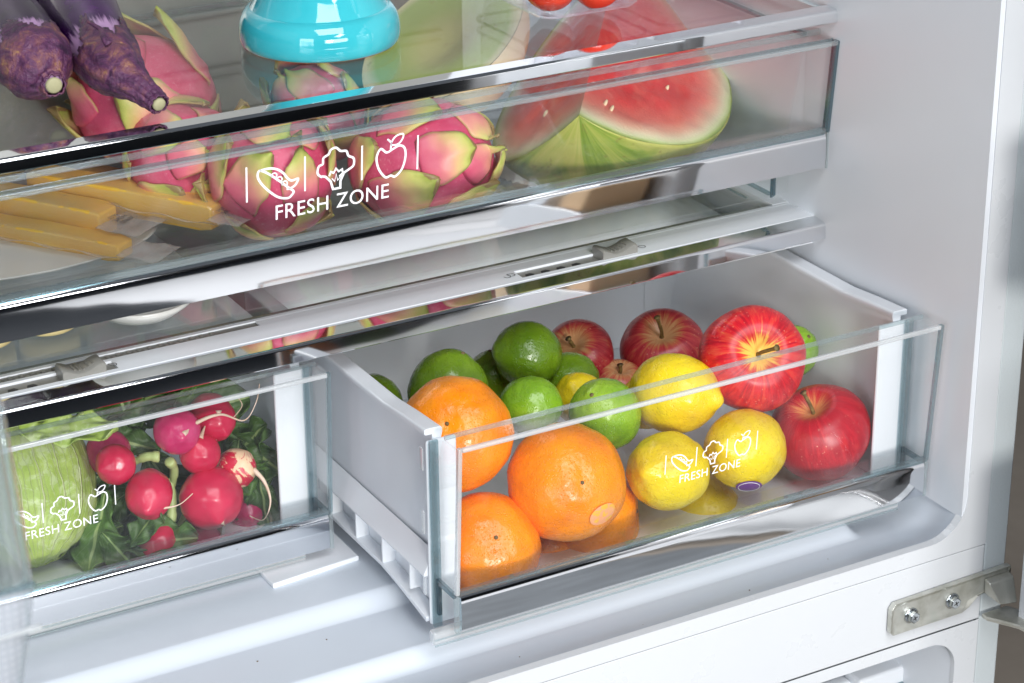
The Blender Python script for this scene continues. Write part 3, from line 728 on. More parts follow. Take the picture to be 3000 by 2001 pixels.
def stemm():
    m = N('apple_stem'); v = m.coord(scale=(1, 1, 1))
    return m.done(m.bsdf(base=m.ramp(m.noise(v, 260, 4), [(.3, (.10, .055, .02)), (.6, (.24, .17, .05)), (.8, (.33, .30, .10))]), rough=.65, nor=m.bump(m.noise(v, 400, 3), .5, .0008)))
M['stem'] = stemm()
def apple_mat(name, red, red2, yel, ymix):
    """red streaks running pole to pole over yellow, pale lenticels"""
    m = N(name); v = m.coord(); sx = m.n('SeparateXYZ', {0: v})
    X, Yc, Z = sx.outputs[0], sx.outputs[1], sx.outputs[2]
    ang = m.math('ARCTAN2', Yc, X)
    r = m.math('SQRT', m.math('ADD', m.math('MULTIPLY', X, X), m.math('MULTIPLY', Yc, Yc)))
    cv = m.n('CombineXYZ', {0: m.math('COSINE', ang), 1: m.math('SINE', ang), 2: m.math('MULTIPLY', Z, 8.)}).outputs[0]
    st = m.noise(cv, 7, 5, .65, .5); st2 = m.noise(cv, 26, 4, .7)
    nearstem = m.math('MULTIPLY', m.math('SUBTRACT', 1., m.math('MULTIPLY', r, 52.), clamp=True), m.ramp(m.math('MULTIPLY_ADD', Z, 12, .3), [(.2, 0.), (.5, 1.)]))
    f = m.math('ADD', m.math('ADD', m.math('MULTIPLY', nearstem, 1.0), m.math('MULTIPLY', m.math('SUBTRACT', st, .5), 1.8)), m.math('MULTIPLY', m.math('SUBTRACT', st2, .5), .55))
    f = m.math('ADD', f, ymix)
    c = m.ramp(f, [(.0, red2), (.25, red), (.5, (red[0]*1.05, red[1]*2.6+.05, red[2]+.02)), (.72, yel), (1., (yel[0], yel[1]*1.06, yel[2]*1.1))])
    vor = m.n('TexVoronoi', {'Vector': v, 'Scale': 300., 'Randomness': 1.}, feature='F1').outputs['Distance']
    dots = m.math('MULTIPLY', m.ramp(vor, [(.0, 1.), (.09, 1.), (.17, 0.)]), m.ramp(m.noise(v, 45, 3), [(.42, .0), (.62, 1.)]))
    c = m.mix(m.math('MULTIPLY', dots, .6), c, (.85, .62, .40))
    return m.done(m.bsdf(base=c, rough=.34, spec=.45, nor=m.bump(m.noise(v, 40, 3), .10, .002), sss=.05, sssr=(.008, .002, .001), ssss=.5))
M['apple'] = apple_mat('bright_apple_skin', (.66, .014, .024), (.44, .006, .018), (.92, .52, .10), .19)
M['apple2'] = apple_mat('dull_apple_skin', (.52, .050, .060), (.38, .020, .035), (.66, .34, .16), .15)
M['apple3'] = apple_mat('deep_apple_skin', (.56, .012, .028), (.42, .006, .020), (.74, .28, .10), .05)

def ball(name, loc, r, kind, axis, mat, parent=None, spin=0, squash=None, seed=0, nlat=36, nlon=52, noise_amp=.012):
    vs = []; fs = []
    sd = V((seed*3.1, seed*1.7, seed*.9))
    for i in range(nlat+1):
        t = pi*i/nlat
        for j in range(nlon):
            a = 2*pi*j/nlon; s = sin(t); cth = cos(t)
            rho, z = s, cth
            if kind == 'orange':
                z = .93*cth-.050*exp(-(t/.20)**2)-.03*exp(-(t/.5)**2); rho = s*(1+.008*sin(5*a)*exp(-(t/.7)**2)); z += .02*exp(-((pi-t)/.3)**2)
            elif kind == 'lemon':
                z = 1.12*cth+.17*exp(-(t/.24)**2)-.03*exp(-(t/.09)**2)-.02*exp(-((pi-t)/.3)**2); rho = s*.985
            elif kind == 'lime':
                z = 1.07*cth+.07*exp(-(t/.24)**2)-.02*exp(-(t/.1)**2); rho = s
            elif kind == 'apple':
                z = .86*cth-.32*exp(-(t/.34)**2)-.04*exp(-(t/.7)**2)+.03*sin(2*t)+.14*exp(-((pi-t)/.35)**2)
                rho = s*(1+.05*cth)*(1+.022*cos(5*a+seed)*(1-cth)/2+.012*cos(3*a+seed*2))
            elif kind == 'radish':
                z = .98*cth-.10*exp(-(t/.3)**2)-.16*exp(-((pi-t)/.25)**2); rho = s*(1-.05*cth)
            nz = noise.noise(V((s*cos(a), s*sin(a), cth))*1.6+sd)*noise_amp*1.6+noise.noise(V((s*cos(a), s*sin(a), cth))*4+sd)*noise_amp
            if kind in ('lime', 'lemon'): nz += noise.noise(V((s*cos(a), s*sin(a), cth))*9+sd)*noise_amp*.35
            p = V((rho*cos(a), rho*sin(a), z))*(r*(1+nz))
            if squash: p = V((p.x*squash[0], p.y*squash[1], p.z*squash[2]))
            vs.append(p)
    for i in range(nlat):
        for j in range(nlon):
            a = i*nlon+j; b = i*nlon+(j+1) % nlon; fs.append((a, a+nlon, b+nlon, b))
    mw = Matrix.Translation(V(loc)) @ zrot(axis, spin)
    o = mesh(name, vs, fs, mat, parent, smooth=True, mw=mw)
    bm = bmesh.new(); bm.from_mesh(o.data); bmesh.ops.remove_doubles(bm, verts=bm.verts, dist=1e-6); bmesh.ops.recalc_face_normals(bm, faces=bm.faces); bm.to_mesh(o.data); bm.free()
    return o
def fpos(x, y, rpx, yd): p = on(x, y, 1, yd); return p, rpx*mper(p)

# ------------------------------------------------------------------ oranges / lemons / limes / apples in the right crisper
OR = [((1333, 1272, 172, .119), (-.13, .24), 'glossy orange topmost at the left wall of the right drawer, rising above the pane'),
      ((1659, 1413, 176, .084), (.28, .05), 'large central orange with a pink sticker, pressed to the pane of the right drawer'),
      ((1424, 1600, 160, .086), (.22, .26), 'orange at the bottom left corner of the right drawer, under the glossy topmost one'),
      ((1590, 1618, 128, .118), (.1, -.5), 'shaded orange lying lowest, beneath the central orange beside the bottom left one'),
      ((1742, 1508, 146, .106), (.97, .10), 'half hidden orange at the bottom between the central orange and the yellow lemon')]
for i, (pp, ax, lb) in enumerate(OR):
    p, r = fpos(*pp); e = empty('orange', p-V((0, 0, r*.95)), lb, 'orange', 'oranges in the right crisper')
    d_ = idir(*ax)
    ball('peel', p, r, 'orange', d_, M['orange'], e, spin=i, seed=i+1, noise_amp=.020)
    q = p+d_*(r*.872)
    lathe('stem_button', [(.0001, .0007), (.0008, .0007), (.0013, .0002), (.0013, -.002)], M['scar'], e, 14, Matrix.Translation(q) @ zrot(d_))
    if 'sticker' in lb:
        sd_ = idir(.60, -.50)
        vs = []; fs = []; nr_, na = 5, 28
        mt = zrot(sd_)
        st = N('orange_sticker'); sv = st.coord(); st.done(st.bsdf(base=st.mix(st.ramp(st.noise(sv, 240, 3), [(.50, 0.), (.56, 1.)]), (.95, .42, .20), (.95, .50, .05)), rough=.4))
        rs = r*1.012
        for a in range(nr_+1):
            for b in range(na):
                rd = .0105*a/nr_; ang = 2*pi*b/na; lx, ly = rd*cos(ang), rd*sin(ang)*.8; k = sqrt(lx*lx+ly*ly)/rs
                zz = rs*cos(k); vs.append(mt @ V((lx, ly, zz*.985))+p)
        for a in range(nr_):
            for b in range(na): fs.append((a*na+b, a*na+(b+1) % na, (a+1)*na+(b+1) % na, (a+1)*na+b))
        mesh('sticker', vs, fs, st.m, e, smooth=True)
LE = [((1700, 1170, 78, .165), (-.3, .5), 'small lemon half hidden behind the bright lime', 0),
      ((1976, 1152, 118, .118), (.88, -.12), 'lemon above the other lemons, its tip pointing right at the red apple', 0),
      ((1958, 1380, 118, .078), (-.50, .0), 'lemon just right of the central orange, blossom end facing the pane', 0),
      ((2184, 1314, 118, .078), (-.57, .07), 'lemon with a purple sticker, between another lemon and the lower red apple', 1),
      ((2050, 1500, 118, .112), (.5, -.3), 'shaded lemon at the drawer bottom beneath the purple-stickered one', 0),
      ((2300, 1420, 96, .135), (.6, .3), 'shaded lemon low down behind the purple-stickered lemon and the lower apple', 0),
      ((1890, 1180, 78, .175), (-.2, .4), 'lemon deep in the pile between the bright lime and the upper lemon', 0)]
for i, (pp, ax, lb, stk) in enumerate(LE):
    p, r = fpos(*pp); e = empty('lemon', p-V((0, 0, r)), lb, 'lemon', 'lemons in the right crisper')
    d_ = idir(*ax); ball('peel', p, r, 'lemon', d_, M['lemon'], e, spin=i*2, seed=i+11, squash=(1.0, 1.0, 1.04), noise_amp=.022)
    lathe('stem_scar', [(.0001, .0012), (.0011, .001), (.0018, -.0016)], M['scar'], e, 12, Matrix.Translation(p+d_*(r*1.20*1.04)) @ zrot(d_))
    if stk:
        st = N('purple_sticker'); st.done(st.bsdf(base=(.15, .035, .26), rough=.4))
        sd_ = idir(.04, -.90); mt = zrot(sd_); vs = []; fs = []; na = 28; rs = r*1.06
        for a in range(6):
            for b in range(na):
                rd = .0092*a/5; ang = 2*pi*b/na; k = rd/rs; vs.append(mt @ V((rs*sin(k)*cos(ang), rs*sin(k)*sin(ang), rs*cos(k)*1.0))+p)
        for a in range(5):
            for b in range(na): fs.append((a*na+b, a*na+(b+1) % na, (a+1)*na+(b+1) % na, (a+1)*na+b))
        mesh('sticker', vs, fs, st.m, e, smooth=True)
        ring = [mt @ V((rs*1.004*sin(.0075/rs)*cos(2*pi*b/24), rs*1.004*sin(.0075/rs)*sin(2*pi*b/24), rs*1.004*cos(.0075/rs)))+p for b in range(25)]
        tube('sticker_ring', ring, .00022, M['print'], e, 5)
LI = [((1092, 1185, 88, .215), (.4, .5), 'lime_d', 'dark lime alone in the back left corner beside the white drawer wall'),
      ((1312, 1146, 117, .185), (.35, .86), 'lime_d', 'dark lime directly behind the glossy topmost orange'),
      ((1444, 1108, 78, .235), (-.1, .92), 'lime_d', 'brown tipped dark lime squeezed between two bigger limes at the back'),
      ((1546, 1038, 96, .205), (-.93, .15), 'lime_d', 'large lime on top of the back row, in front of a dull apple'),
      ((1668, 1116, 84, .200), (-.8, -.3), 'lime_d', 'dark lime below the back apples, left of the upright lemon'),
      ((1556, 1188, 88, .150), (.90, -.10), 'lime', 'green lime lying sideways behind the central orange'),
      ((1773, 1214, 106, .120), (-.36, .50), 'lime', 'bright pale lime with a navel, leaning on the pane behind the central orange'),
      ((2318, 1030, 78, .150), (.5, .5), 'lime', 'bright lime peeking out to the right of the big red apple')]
for i, (pp, ax, mt_, lb) in enumerate(LI):
    p, r = fpos(*pp); e = empty('lime', p-V((0, 0, r)), lb, 'lime', 'limes in the right crisper')
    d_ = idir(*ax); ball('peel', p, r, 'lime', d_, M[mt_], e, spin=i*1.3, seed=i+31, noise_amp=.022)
    lathe('stem_scar', [(.0001, .0010), (.0013, .0008), (.0020, -.0014)], M['scar'], e, 12, Matrix.Translation(p+d_*(r*1.105)) @ zrot(d_))
AP = [((1694, 1042, 108, .255), (-.28, .50), 'apple2', 'dull pink apple at the back of the right drawer, behind the topmost lime', .012),
      ((1942, 1026, 126, .235), (-.10, .62), 'apple2', 'dull red apple with a thick stem at the back, behind the upper lemon', .024),
      ((1812, 1122, 76, .225), (.1, .8), 'apple2', 'apple sliver low between the two dull back apples', .008),
      ((2203, 1052, 158, .112), (.14, .17), 'apple', 'big shiny red apple with yellow streaks, on top of the lemons at the right', .030),
      ((2404, 1268, 147, .090), (-.34, .74), 'apple3', 'deep red apple at the bottom right corner of the right drawer', .024)]
for i, (pp, ax, mt_, lb, sl) in enumerate(AP):
    p, r = fpos(*pp); e = empty('apple', p-V((0, 0, r*.9)), lb, 'apple', 'apples in the right crisper')
    d_ = idir(*ax); ball('skin', p, r, 'apple', d_, M[mt_], e, spin=i*1.1, seed=i+51, squash=(1, 1, .98) if i != 4 else (1, 1, 1.05), nlat=52, nlon=60, noise_amp=.010)
    lean_ = (d_+RT*(.55 if i == 3 else -.25)+UP*(.05 if i == 3 else .2)).normalized()
    b0 = p+d_*(r*.50)
    tube('stem', bez([b0, b0+d_*(sl*.35), b0+d_*sl*.4+lean_*sl*.5], 6), [.0020]+[.0014]*10+[.0017, .0026], M['stem'], e, 9)

# ------------------------------------------------------------------ left crisper: radishes, greens, cabbage
def radish_mat(name, a, b, c_):
    m = N(name); v = m.coord(); sx = m.n('SeparateXYZ', {0: v})
    tip = m.ramp(m.math('MULTIPLY_ADD', sx.outputs[2], 30., .5), [(.0, 1.), (.12, .0)])
    base = m.ramp(m.noise(v, 34, 4, .6), [(.3, a), (.55, b), (.78, c_)])
    base = m.mix(m.math('MULTIPLY', m.ramp(m.noise(v, 130, 5, .75), [(.68, 0.), (.74, 1.)]), .35), base, (.75, .42, .45))
    return m.done(m.bsdf(base=base, rough=.27, spec=.5, nor=m.bump(m.noise(v, 70, 4), .15, .0015), sss=.08, sssr=(.01, .002, .003), ssss=.6))
M['rad'] = radish_mat('red_radish_skin', (.46, .006, .045), (.60, .012, .065), (.68, .04, .10))
M['rad2'] = radish_mat('pink_radish_skin', (.50, .015, .11), (.60, .03, .14), (.66, .08, .22))
def radscar():
    m = N('scarred_radish_skin'); v = m.coord()
    f = m.ramp(m.noise(v, 55, 5, .65, 1.2), [(.50, 0.), (.54, 1.)])
    return m.done(m.bsdf(base=m.mix(f, (.58, .012, .05), (.86, .60, .38)), rough=.35, nor=m.bump(f, .3, .0006)))
M['rad3'] = radscar()
def rootm():
    m = N('radish_root'); v = m.coord()
    return m.done(m.bsdf(base=m.ramp(m.noise(v, 120, 3), [(.3, (.62, .42, .28)), (.7, (.80, .62, .50))]), rough=.5))
M['root'] = rootm()
M['stalk'] = plastic('pale_green_stalk', (.42, .52, .20), .4, .35)
RD = [((517, 1262, 64, 66, .222), (.35, -.30), 'rad2', 'pink radish hanging at the top with a long curling root', [(.42, -.12), (.9, .35), (1.9, .7), (2.9, .45), (3.4, 1.2), (3.55, 2.0)], 3.3),
      ((622, 1220, 60, 76, .235), (.55, -.60), 'rad', 'bright red radish behind the one with the curling root', [(.40, .30), (.30, -.8), (-.05, -1.7)], 1),
      ((587, 1330, 56, 52, .222), (-.20, .60), 'rad', 'red radish in the middle, below the pair at the top', [(.1, .8), (.35, 1.6)], 1),
      ((318, 1325, 62, 62, .250), (-.4, -.3), 'rad2', 'dull radish behind another one, next to the cabbage', None, 1),
      ((340, 1360, 56, 56, .222), (-.6, -.2), 'rad', 'pinkish red radish between the cabbage and the green stalk', None, 1),
      ((692, 1370, 54, 58, .222), (.70, -.25), 'rad3', 'red radish with cream coloured scars and a trailing root', [(.9, -.05), (1.45, -.7), (1.75, -1.7), (1.4, -2.6), (.7, -2.4)], 2),
      ((436, 1446, 64, 80, .212), (.05, -.55), 'rad', 'tall oval radish with a pale root pointing right', [(.06, -.52), (.55, -.58), (1.3, -.46), (1.9, .02)], 2),
      ((618, 1456, 86, 84, .212), (.30, -.68), 'rad', 'largest round radish, deep red, low at the right', [(.40, -.72), (.48, -.90)], 1),
      ((722, 1490, 52, 62, .245), (.3, -.4), 'rad2', 'shaded radish behind the largest one, near the drawer wall', None, 1),
      ((466, 1595, 60, 60, .215), (0, -.6), 'rad', 'radish at the bottom left of the bunch, cut by the ledge', None, 1),
      ((592, 1590, 56, 56, .235), (.3, -.5), 'rad2', 'pink radish at the very bottom under the largest one', None, 1)]
for i, (pp, ax, mt_, lb, root, _q) in enumerate(RD):
    x, y, rx, ry, yd = pp; p = on(x, y, 1, yd); k = mper(p); r = rx*k*1.08
    e = empty('radish', p-V((0, 0, r)), lb, 'radish', 'radishes in the left crisper')
    d_ = idir(*ax)
    vert = ry/rx
    ball('radish_body', p, r, 'radish', -d_, M[mt_], e, spin=i, seed=i+71, squash=(1, 1, max(1, vert)), nlat=30, nlon=40, noise_amp=.03)
    if root:
        pts = [p+RT*(a*r)+UP*(b*r)-FWD*(r*max(.2, sqrt(max(0, 1-min(1, a*a+b*b))))+.0012) for a, b in root]
        pp_ = bez(pts, 8); n = len(pp_)
        tube('root_tail', pp_, [max(.00035, .0021*(1-j/n)**1.7) for j in range(n)], M['root'], e, 7)
        if i == 0: tube('root_tail', bez([pp_[n//2], pp_[n//2]+UP*.008+RT*.006, pp_[n//2]+UP*.014+RT*.003], 5), .0003, M['root'], e, 5)
def leaf_mat(name, c1, c2, vein):
    m = N(name); v = m.coord(); at = m.n('Attribute', attribute_name='uvw').outputs['Vector']; sx = m.n('SeparateXYZ', {0: at})
    u = m.math('ABSOLUTE', sx.outputs[0])
    base = m.ramp(m.noise(v, 60, 5, .65), [(.3, c1), (.7, c2)])
    mid = m.ramp(u, [(.0, 1.), (.05, 1.), (.09, 0.)])
    side = m.math('PINGPONG', m.math('ADD', m.math('MULTIPLY', sx.outputs[1], 7.), m.math('MULTIPLY', u, -2.4)), .5)
    sv = m.ramp(side, [(.0, 1.), (.035, 0.)])
    base = m.mix(m.math('MAXIMUM', mid, m.math('MULTIPLY', sv, .6)), base, vein)
    return m.done(m.bsdf(base=base, rough=.42, spec=.4, nor=m.bump(m.math('ADD', m.noise(v, 150, 4), m.math('MULTIPLY', sv, -.5)), .5, .0018)))
M['leaf'] = leaf_mat('dark_radish_leaf', (.030, .070, .014), (.075, .16, .030), (.28, .38, .14))
M['leaf2'] = leaf_mat('light_radish_leaf', (.05, .12, .02), (.12, .24, .04), (.34, .45, .16))
def leaf(name, p, dirn, nor, L, W, mat, parent, seed, curl=.4, ruff=.16):
    d_ = V(dirn).normalized(); nr = V(nor); nr = (nr-d_*nr.dot(d_)).normalized(); s = d_.cross(nr)
    nu, nv = 14, 26; vs = []; uv = []; fs = []
    for j in range(nv+1):
        v_ = j/nv; wv = W*(sin(pi*min(1, v_*.92+.05))**.65)*(.62+.38*v_)*(1+.13*sin(v_*23+seed))
        for i in range(nu+1):
            u = 2*i/nu-1
            rf = ruff*W*abs(u)**1.6*sin(v_*19+u*4+seed*2.1)+.10*W*noise.noise(V((u*2.4, v_*5, seed*3.3)))*1.2
            q = V(p)+d_*(L*v_)+s*(u*wv*.5)+nr*(-curl*L*v_*v_*.5+rf-.16*W*(1-abs(u))*0+.10*W*u*u)
            vs.append(q); uv.append((u, v_, 0))
    for j in range(nv):
        for i in range(nu): a = j*(nu+1)+i; fs.append((a, a+1, a+nu+2, a+nu+1))
    me = bpy.data.meshes.new(name); me.from_pydata([tuple(q) for q in vs], [], fs)
    at = me.attributes.new('uvw', 'FLOAT_VECTOR', 'POINT'); at.data.foreach_set('vector', [c for q in uv for c in q])
    o = link(name, me, mat, parent, True); q = o.modifiers.new('s', 'SOLIDIFY'); q.thickness = .0007
    return o
gr = empty('radish_greens', on(480, 1560, 1, .26), 'dark green radish leaves tangled behind and below the radishes', 'leaves')
LF = [(300, 1240, .27, .9, .5, 'leaf', .07), (430, 1225, .26, .8, .15, 'leaf', .07), (380, 1215, .28, 1, .6, 'leaf2', .055), (250, 1280, .265, .2, .9, 'leaf', .05),
      (700, 1290, .25, -.1, -1, 'leaf', .055), (660, 1260, .262, .7, -.5, 'leaf', .05), (720, 1350, .258, .1, -1, 'leaf2', .035),
      (380, 1430, .25, -.7, -.7, 'leaf', .065), (310, 1440, .245, -.2, -.9, 'leaf2', .055), (420, 1480, .25, -.9, -.6, 'leaf', .06), (360, 1540, .235, -.8, -.3, 'leaf', .05),
      (340, 1600, .225, .9, .15, 'leaf', .055), (300, 1560, .225, .6, -.7, 'leaf', .05), (520, 1500, .27, -.5, -.8, 'leaf', .06), (500, 1430, .275, .5, -.8, 'leaf', .07),
      (790, 1420, .24, -.2, -1, 'leaf2', .030), (560, 1560, .262, .6, -.7, 'leaf', .06), (430, 1330, .285, .6, -.8, 'leaf', .08), (620, 1310, .285, .3, -.9, 'leaf', .08), (330, 1480, .275, .2, -.9, 'leaf', .08), (480, 1380, .285, -.7, -.6, 'leaf', .08)]
LF += [(560, 1270, .24, .2, 1, 'leaf2', .04), (470, 1320, .236, -.9, .2, 'leaf', .045), (400, 1300, .262, -.3, .9, 'leaf', .06), (650, 1430, .24, .9, .3, 'leaf2', .04), (520, 1570, .222, -.6, .5, 'leaf2', .04), (380, 1600, .212, .5, .6, 'leaf', .04), (760, 1380, .235, .1, -1, 'leaf', .045), (300, 1380, .262, -.6, -.8, 'leaf', .06), (600, 1400, .262, .8, .6, 'leaf', .06)]
for i, (x, y, yd, a, b, mt_, L) in enumerate(LF):
    leaf('leaf', on(x, y, 1, yd), RT*a+UP*b-FWD*.15*((i % 3)-1), -FWD+RT*.4*sin(i*2.3)+UP*.5*cos(i*1.7), L, L*.62, M[mt_], gr, i+1, curl=.3*sin(i*1.9), ruff=.17)
for (a, b, c_, rr_) in (((395, 1352), (430, 1338), (468, 1338), .0032), ((505, 1425), (510, 1375), (495, 1350), .0030), ((500, 1400), (505, 1470), (500, 1530), .0030), ((520, 1545), (545, 1500), (560, 1440), .002)):
    tube('stalk', bez([on(*a, 1, .232), on(*b, 1, .226), on(*c_, 1, .222)], 8), [rr_*.8]*5+[rr_]*7+[rr_*1.25]*4+[rr_*.9], M['stalk'], gr, 10)
# cabbage
def cabbage_mat():
    m = N('cabbage_leaf'); v = m.coord(); sx = m.n('SeparateXYZ', {0: v})
    ang = m.math('ARCTAN2', sx.outputs[1], sx.outputs[0])
    wob = m.noise(v, 16, 3)
    a2 = m.math('ADD', m.math('MULTIPLY', ang, 3.1), m.math('MULTIPLY', wob, 1.1))
    vn = m.math('PINGPONG', a2, .5); vein = m.ramp(vn, [(.0, 1.), (.022, .7), (.05, 0.)])
    vn2 = m.math('PINGPONG', m.math('ADD', m.math('MULTIPLY', ang, 10.5), m.math('MULTIPLY', m.noise(v, 22, 4), 3.5)), .5); v2 = m.ramp(vn2, [(.0, .6), (.07, 0.)])
    base = m.ramp(m.noise(v, 22, 5, .6, .5), [(.3, (.30, .45, .07)), (.55, (.42, .56, .12)), (.75, (.55, .66, .22))])
    wax = m.ramp(m.noise(v, 90, 5, .75, .6), [(.50, 0.), (.60, .55)])
    base = m.mix(wax, base, (.66, .75, .45))
    base = m.mix(m.math('MAXIMUM', vein, v2), base, (.70, .76, .42))
    return m.done(m.bsdf(base=base, rough=.42, spec=.4, nor=m.bump(m.math('ADD', m.math('MULTIPLY', vein, 1.3), m.math('ADD', v2, m.noise(v, 55, 4))), .55, .0028), sss=.06, sssr=(.01, .012, .004), ssss=.5))
M['cab'] = cabbage_mat()
cb = empty('cabbage', on(120, 1640, 1, .24), 'pale green cabbage at the far left behind the left crisper pane', 'cabbage')
cp = on(72, 1432, 1, .264); cr_ = 204*mper(cp)
def cabfn(scale, seed, cut=None):
    vs = []; fs = []; nl, nn = 60, 90
    for i in range(nl+1):
        t = pi*i/nl
        for j in range(nn):
            a = 2*pi*j/nn; dv = V((sin(t)*cos(a), sin(t)*sin(a), cos(t)))
            nz = .05*noise.noise(dv*1.7+V((seed, 0, 0)))+.022*noise.noise(dv*4.2+V((0, seed, 0)))+.020*noise.noise(V((dv.x*9, dv.y*9, dv.z*3)))+.012*noise.noise(dv*13)+.010*abs(sin(a*6.2+noise.noise(dv*3)*1.5))*sin(t)
            rad = (1+nz)*scale
            vs.append(V((dv.x*.98, dv.y*.98, dv.z*1.12))*rad*cr_)
    for i in range(nl):
        for j in range(nn):
            a = i*nn+j; b = i*nn+(j+1) % nn
            if cut and not cut(i/nl, 2*pi*(j+.5)/nn): continue
            fs.append((a, a+nn, b+nn, b))
    return vs, fs
cax = (UP*.95+RT*-.22+FWD*.25).normalized()
mwc = Matrix.Translation(cp) @ zrot(cax, .6)
vs, fs = cabfn(.97, 2); mesh('cabbage_head', vs, fs, M['cab'], cb, smooth=True, mw=mwc)
import itertools
for k_, (a0, aw, sc) in enumerate(((-1.9, 1.35, 1.012), (-.6, 1.1, 1.0), (1.2, 1.2, 1.02))):
    def cut(v_, a, a0=a0, aw=aw, k_=k_):
        dlt = (a-a0+pi) % (2*pi)-pi
        lim = aw*sqrt(max(0, 1-((.55-v_)/.56)**2))+.07*sin(v_*31+k_)+.04*sin(v_*67)
        return abs(dlt) < lim and v_ > .12+.05*sin(a*7)
    vs, fs = cabfn(sc, 2+k_*.02, cut); o = mesh('outer_leaf', vs, fs, M['cab'], cb, smooth=True, mw=mwc, solid=.0012)
# frilled rim of the top leaf
leaf('outer_leaf', on(60, 1270, 1, .235), (RT*.95+UP*.12), (UP*.6-FWD*.8), .062, .030, M['cab'], cb, 5, .3, .16)

# ------------------------------------------------------------------ upper drawer: dragon fruit
def dragon_skin():
    m = N('dragon_fruit_skin'); v = m.coord()
    base = m.ramp(m.noise(v, 22, 5, .6), [(.3, (.60, .04, .12)), (.55, (.74, .09, .20)), (.78, (.84, .24, .34))])
    sp = m.ramp(m.noise(v, 420, 3, .7), [(.58, 0.), (.70, .5)])
    base = m.mix(sp, base, (.84, .34, .42))
    return m.done(m.bsdf(base=base, rough=.36, spec=.4, nor=m.bump(m.noise(v, 45, 5, .6), .35, .003), sss=.1, sssr=(.012, .004, .004), ssss=.5))
def dragon_scale():
    m = N('dragon_fruit_scale'); v = m.coord(); at = m.n('Attribute', attribute_name='uvw').outputs['Vector']; sx = m.n('SeparateXYZ', {0: at})
    t = m.math('ADD', sx.outputs[1], m.math('MULTIPLY', m.math('SUBTRACT', m.noise(v, 40, 4), .5), .45))
    t = m.math('ADD', t, m.math('MULTIPLY', m.math('ABSOLUTE', sx.outputs[0]), .16))
    c = m.ramp(t, [(.0, (.70, .07, .17)), (.30, (.80, .17, .24)), (.50, (.88, .34, .27)), (.68, (.86, .58, .26)), (.86, (.68, .66, .18)), (.98, (.42, .48, .08)), (1.08, (.30, .20, .07))])
    spots = m.ramp(m.noise(v, 190, 4, .8), [(.71, 0.), (.75, .8)])
    c = m.mix(spots, c, (.28, .17, .05))
    rim = m.ramp(m.math('ABSOLUTE', sx.outputs[0]), [(.90, 0.), (1., .7)])
    c = m.mix(rim, c, (.52, .42, .14))
    return m.done(m.bsdf(base=c, rough=.38, spec=.4, nor=m.bump(m.noise(v, 70, 5, .6), .3, .0018), sss=.1, sssr=(.01, .006, .003), ssss=.4))
M['dskin'] = dragon_skin(); M['dscale'] = dragon_scale()
def dragonfruit(p, r, el, axis, spin, label, seed, nsc=16, lift=.25, curlbig=False):
    e = empty('dragon_fruit', V(p)-V((0, 0, r)), label, 'dragon fruit', 'dragon fruit in the deli drawer')
    mw = Matrix.Translation(V(p)) @ zrot(axis, spin)
    vs = []; fs = []; nl, nn = 36, 48; rnd = random.Random(seed)
    def surf(t, a):
        dv = V((sin(t)*cos(a), sin(t)*sin(a), cos(t)))
        k = 1+.05*noise.noise(dv*2+V((seed, 0, 0)))+.02*noise.noise(dv*6)
        return V((dv.x, dv.y, dv.z*el))*(r*k)
    for i in range(nl+1):
        for j in range(nn): vs.append(surf(pi*i/nl, 2*pi*j/nn))
    for i in range(nl):
        for j in range(nn):
            a = i*nn+j; b = i*nn+(j+1) % nn; fs.append((a, a+nn, b+nn, b))
    mesh('skin', vs, fs, M['dskin'], e, smooth=True, mw=mw)
    for s in range(nsc):
        row = s/nsc; t0 = pi*(.90-.74*row)+rnd.uniform(-.08, .08); a0 = s*2.39996+rnd.uniform(-.2, .2)
        Ls = rnd.uniform(.75, 1.05)*(1.0 if row < .75 else 1.05); Ws = rnd.uniform(.68, .92)*(1 if row < .75 else .75); lf = lift*rnd.uniform(.5, 1.5)*(1 if row < .7 else 1.5)
        nu, nv = 10, 18; v2 = []; uv = []; f2 = []
        tw = rnd.uniform(-.25, .25)
        for j in range(nv+1):
            q = j/nv; t = max(.10, t0-Ls*q)
            over = max(0, .10-(t0-Ls*q))
            wv = Ws*(max(0, 1-q**1.8))**.75*(.80+.55*q if q < .5 else 1.075)*(1+.06*sin(q*11+seed+s))
            wv = min(wv, 1.2)
            for i in range(nu+1):
                u = 2*i/nu-1; aa = a0+tw*q+u*wv*.62/max(.35, sin(t))
                b0 = surf(t, aa); nrm = V((b0.x, b0.y, b0.z/el/el)).normalized()
                off = r*(.012+.035*q+lf*q**2.4*(1-.25*abs(u))+.02*sin(q*7+s+u*2)) - r*.035*abs(u)**2*q
                if q == 0: off = -r*.02
                v2.append(b0+nrm*off+V((0, 0, over*r*el*.3))); uv.append((u, q, 0))
        for j in range(nv):
            for i in range(nu): a = j*(nu+1)+i; f2.append((a, a+1, a+nu+2, a+nu+1))
        me = bpy.data.meshes.new('scale'); me.from_pydata([tuple(q) for q in v2], [], f2)
        at = me.attributes.new('uvw', 'FLOAT_VECTOR', 'POINT'); at.data.foreach_set('vector', [c for q in uv for c in q])
        o = link('scale', me, M['dscale'], e, True, mw=mw); q = o.modifiers.new('s', 'SOLIDIFY'); q.thickness = .0016; q.offset = .6
    return e
def zpos(x, y, z): return on(x, y, 2, z)
dragonfruit(zpos(430, 300, .266), .048, 1.10, idir(-.85, .30), .4, 'large pale pink dragon fruit with curling scales, under the eggplants', 3, 11, .38)
dragonfruit(zpos(530, 452, .243), .038, 1.15, idir(.6, -.2)+V((0, 0, .2)), 2.1, 'small magenta dragon fruit half hidden behind the cheese sticks', 4, 13, .12)
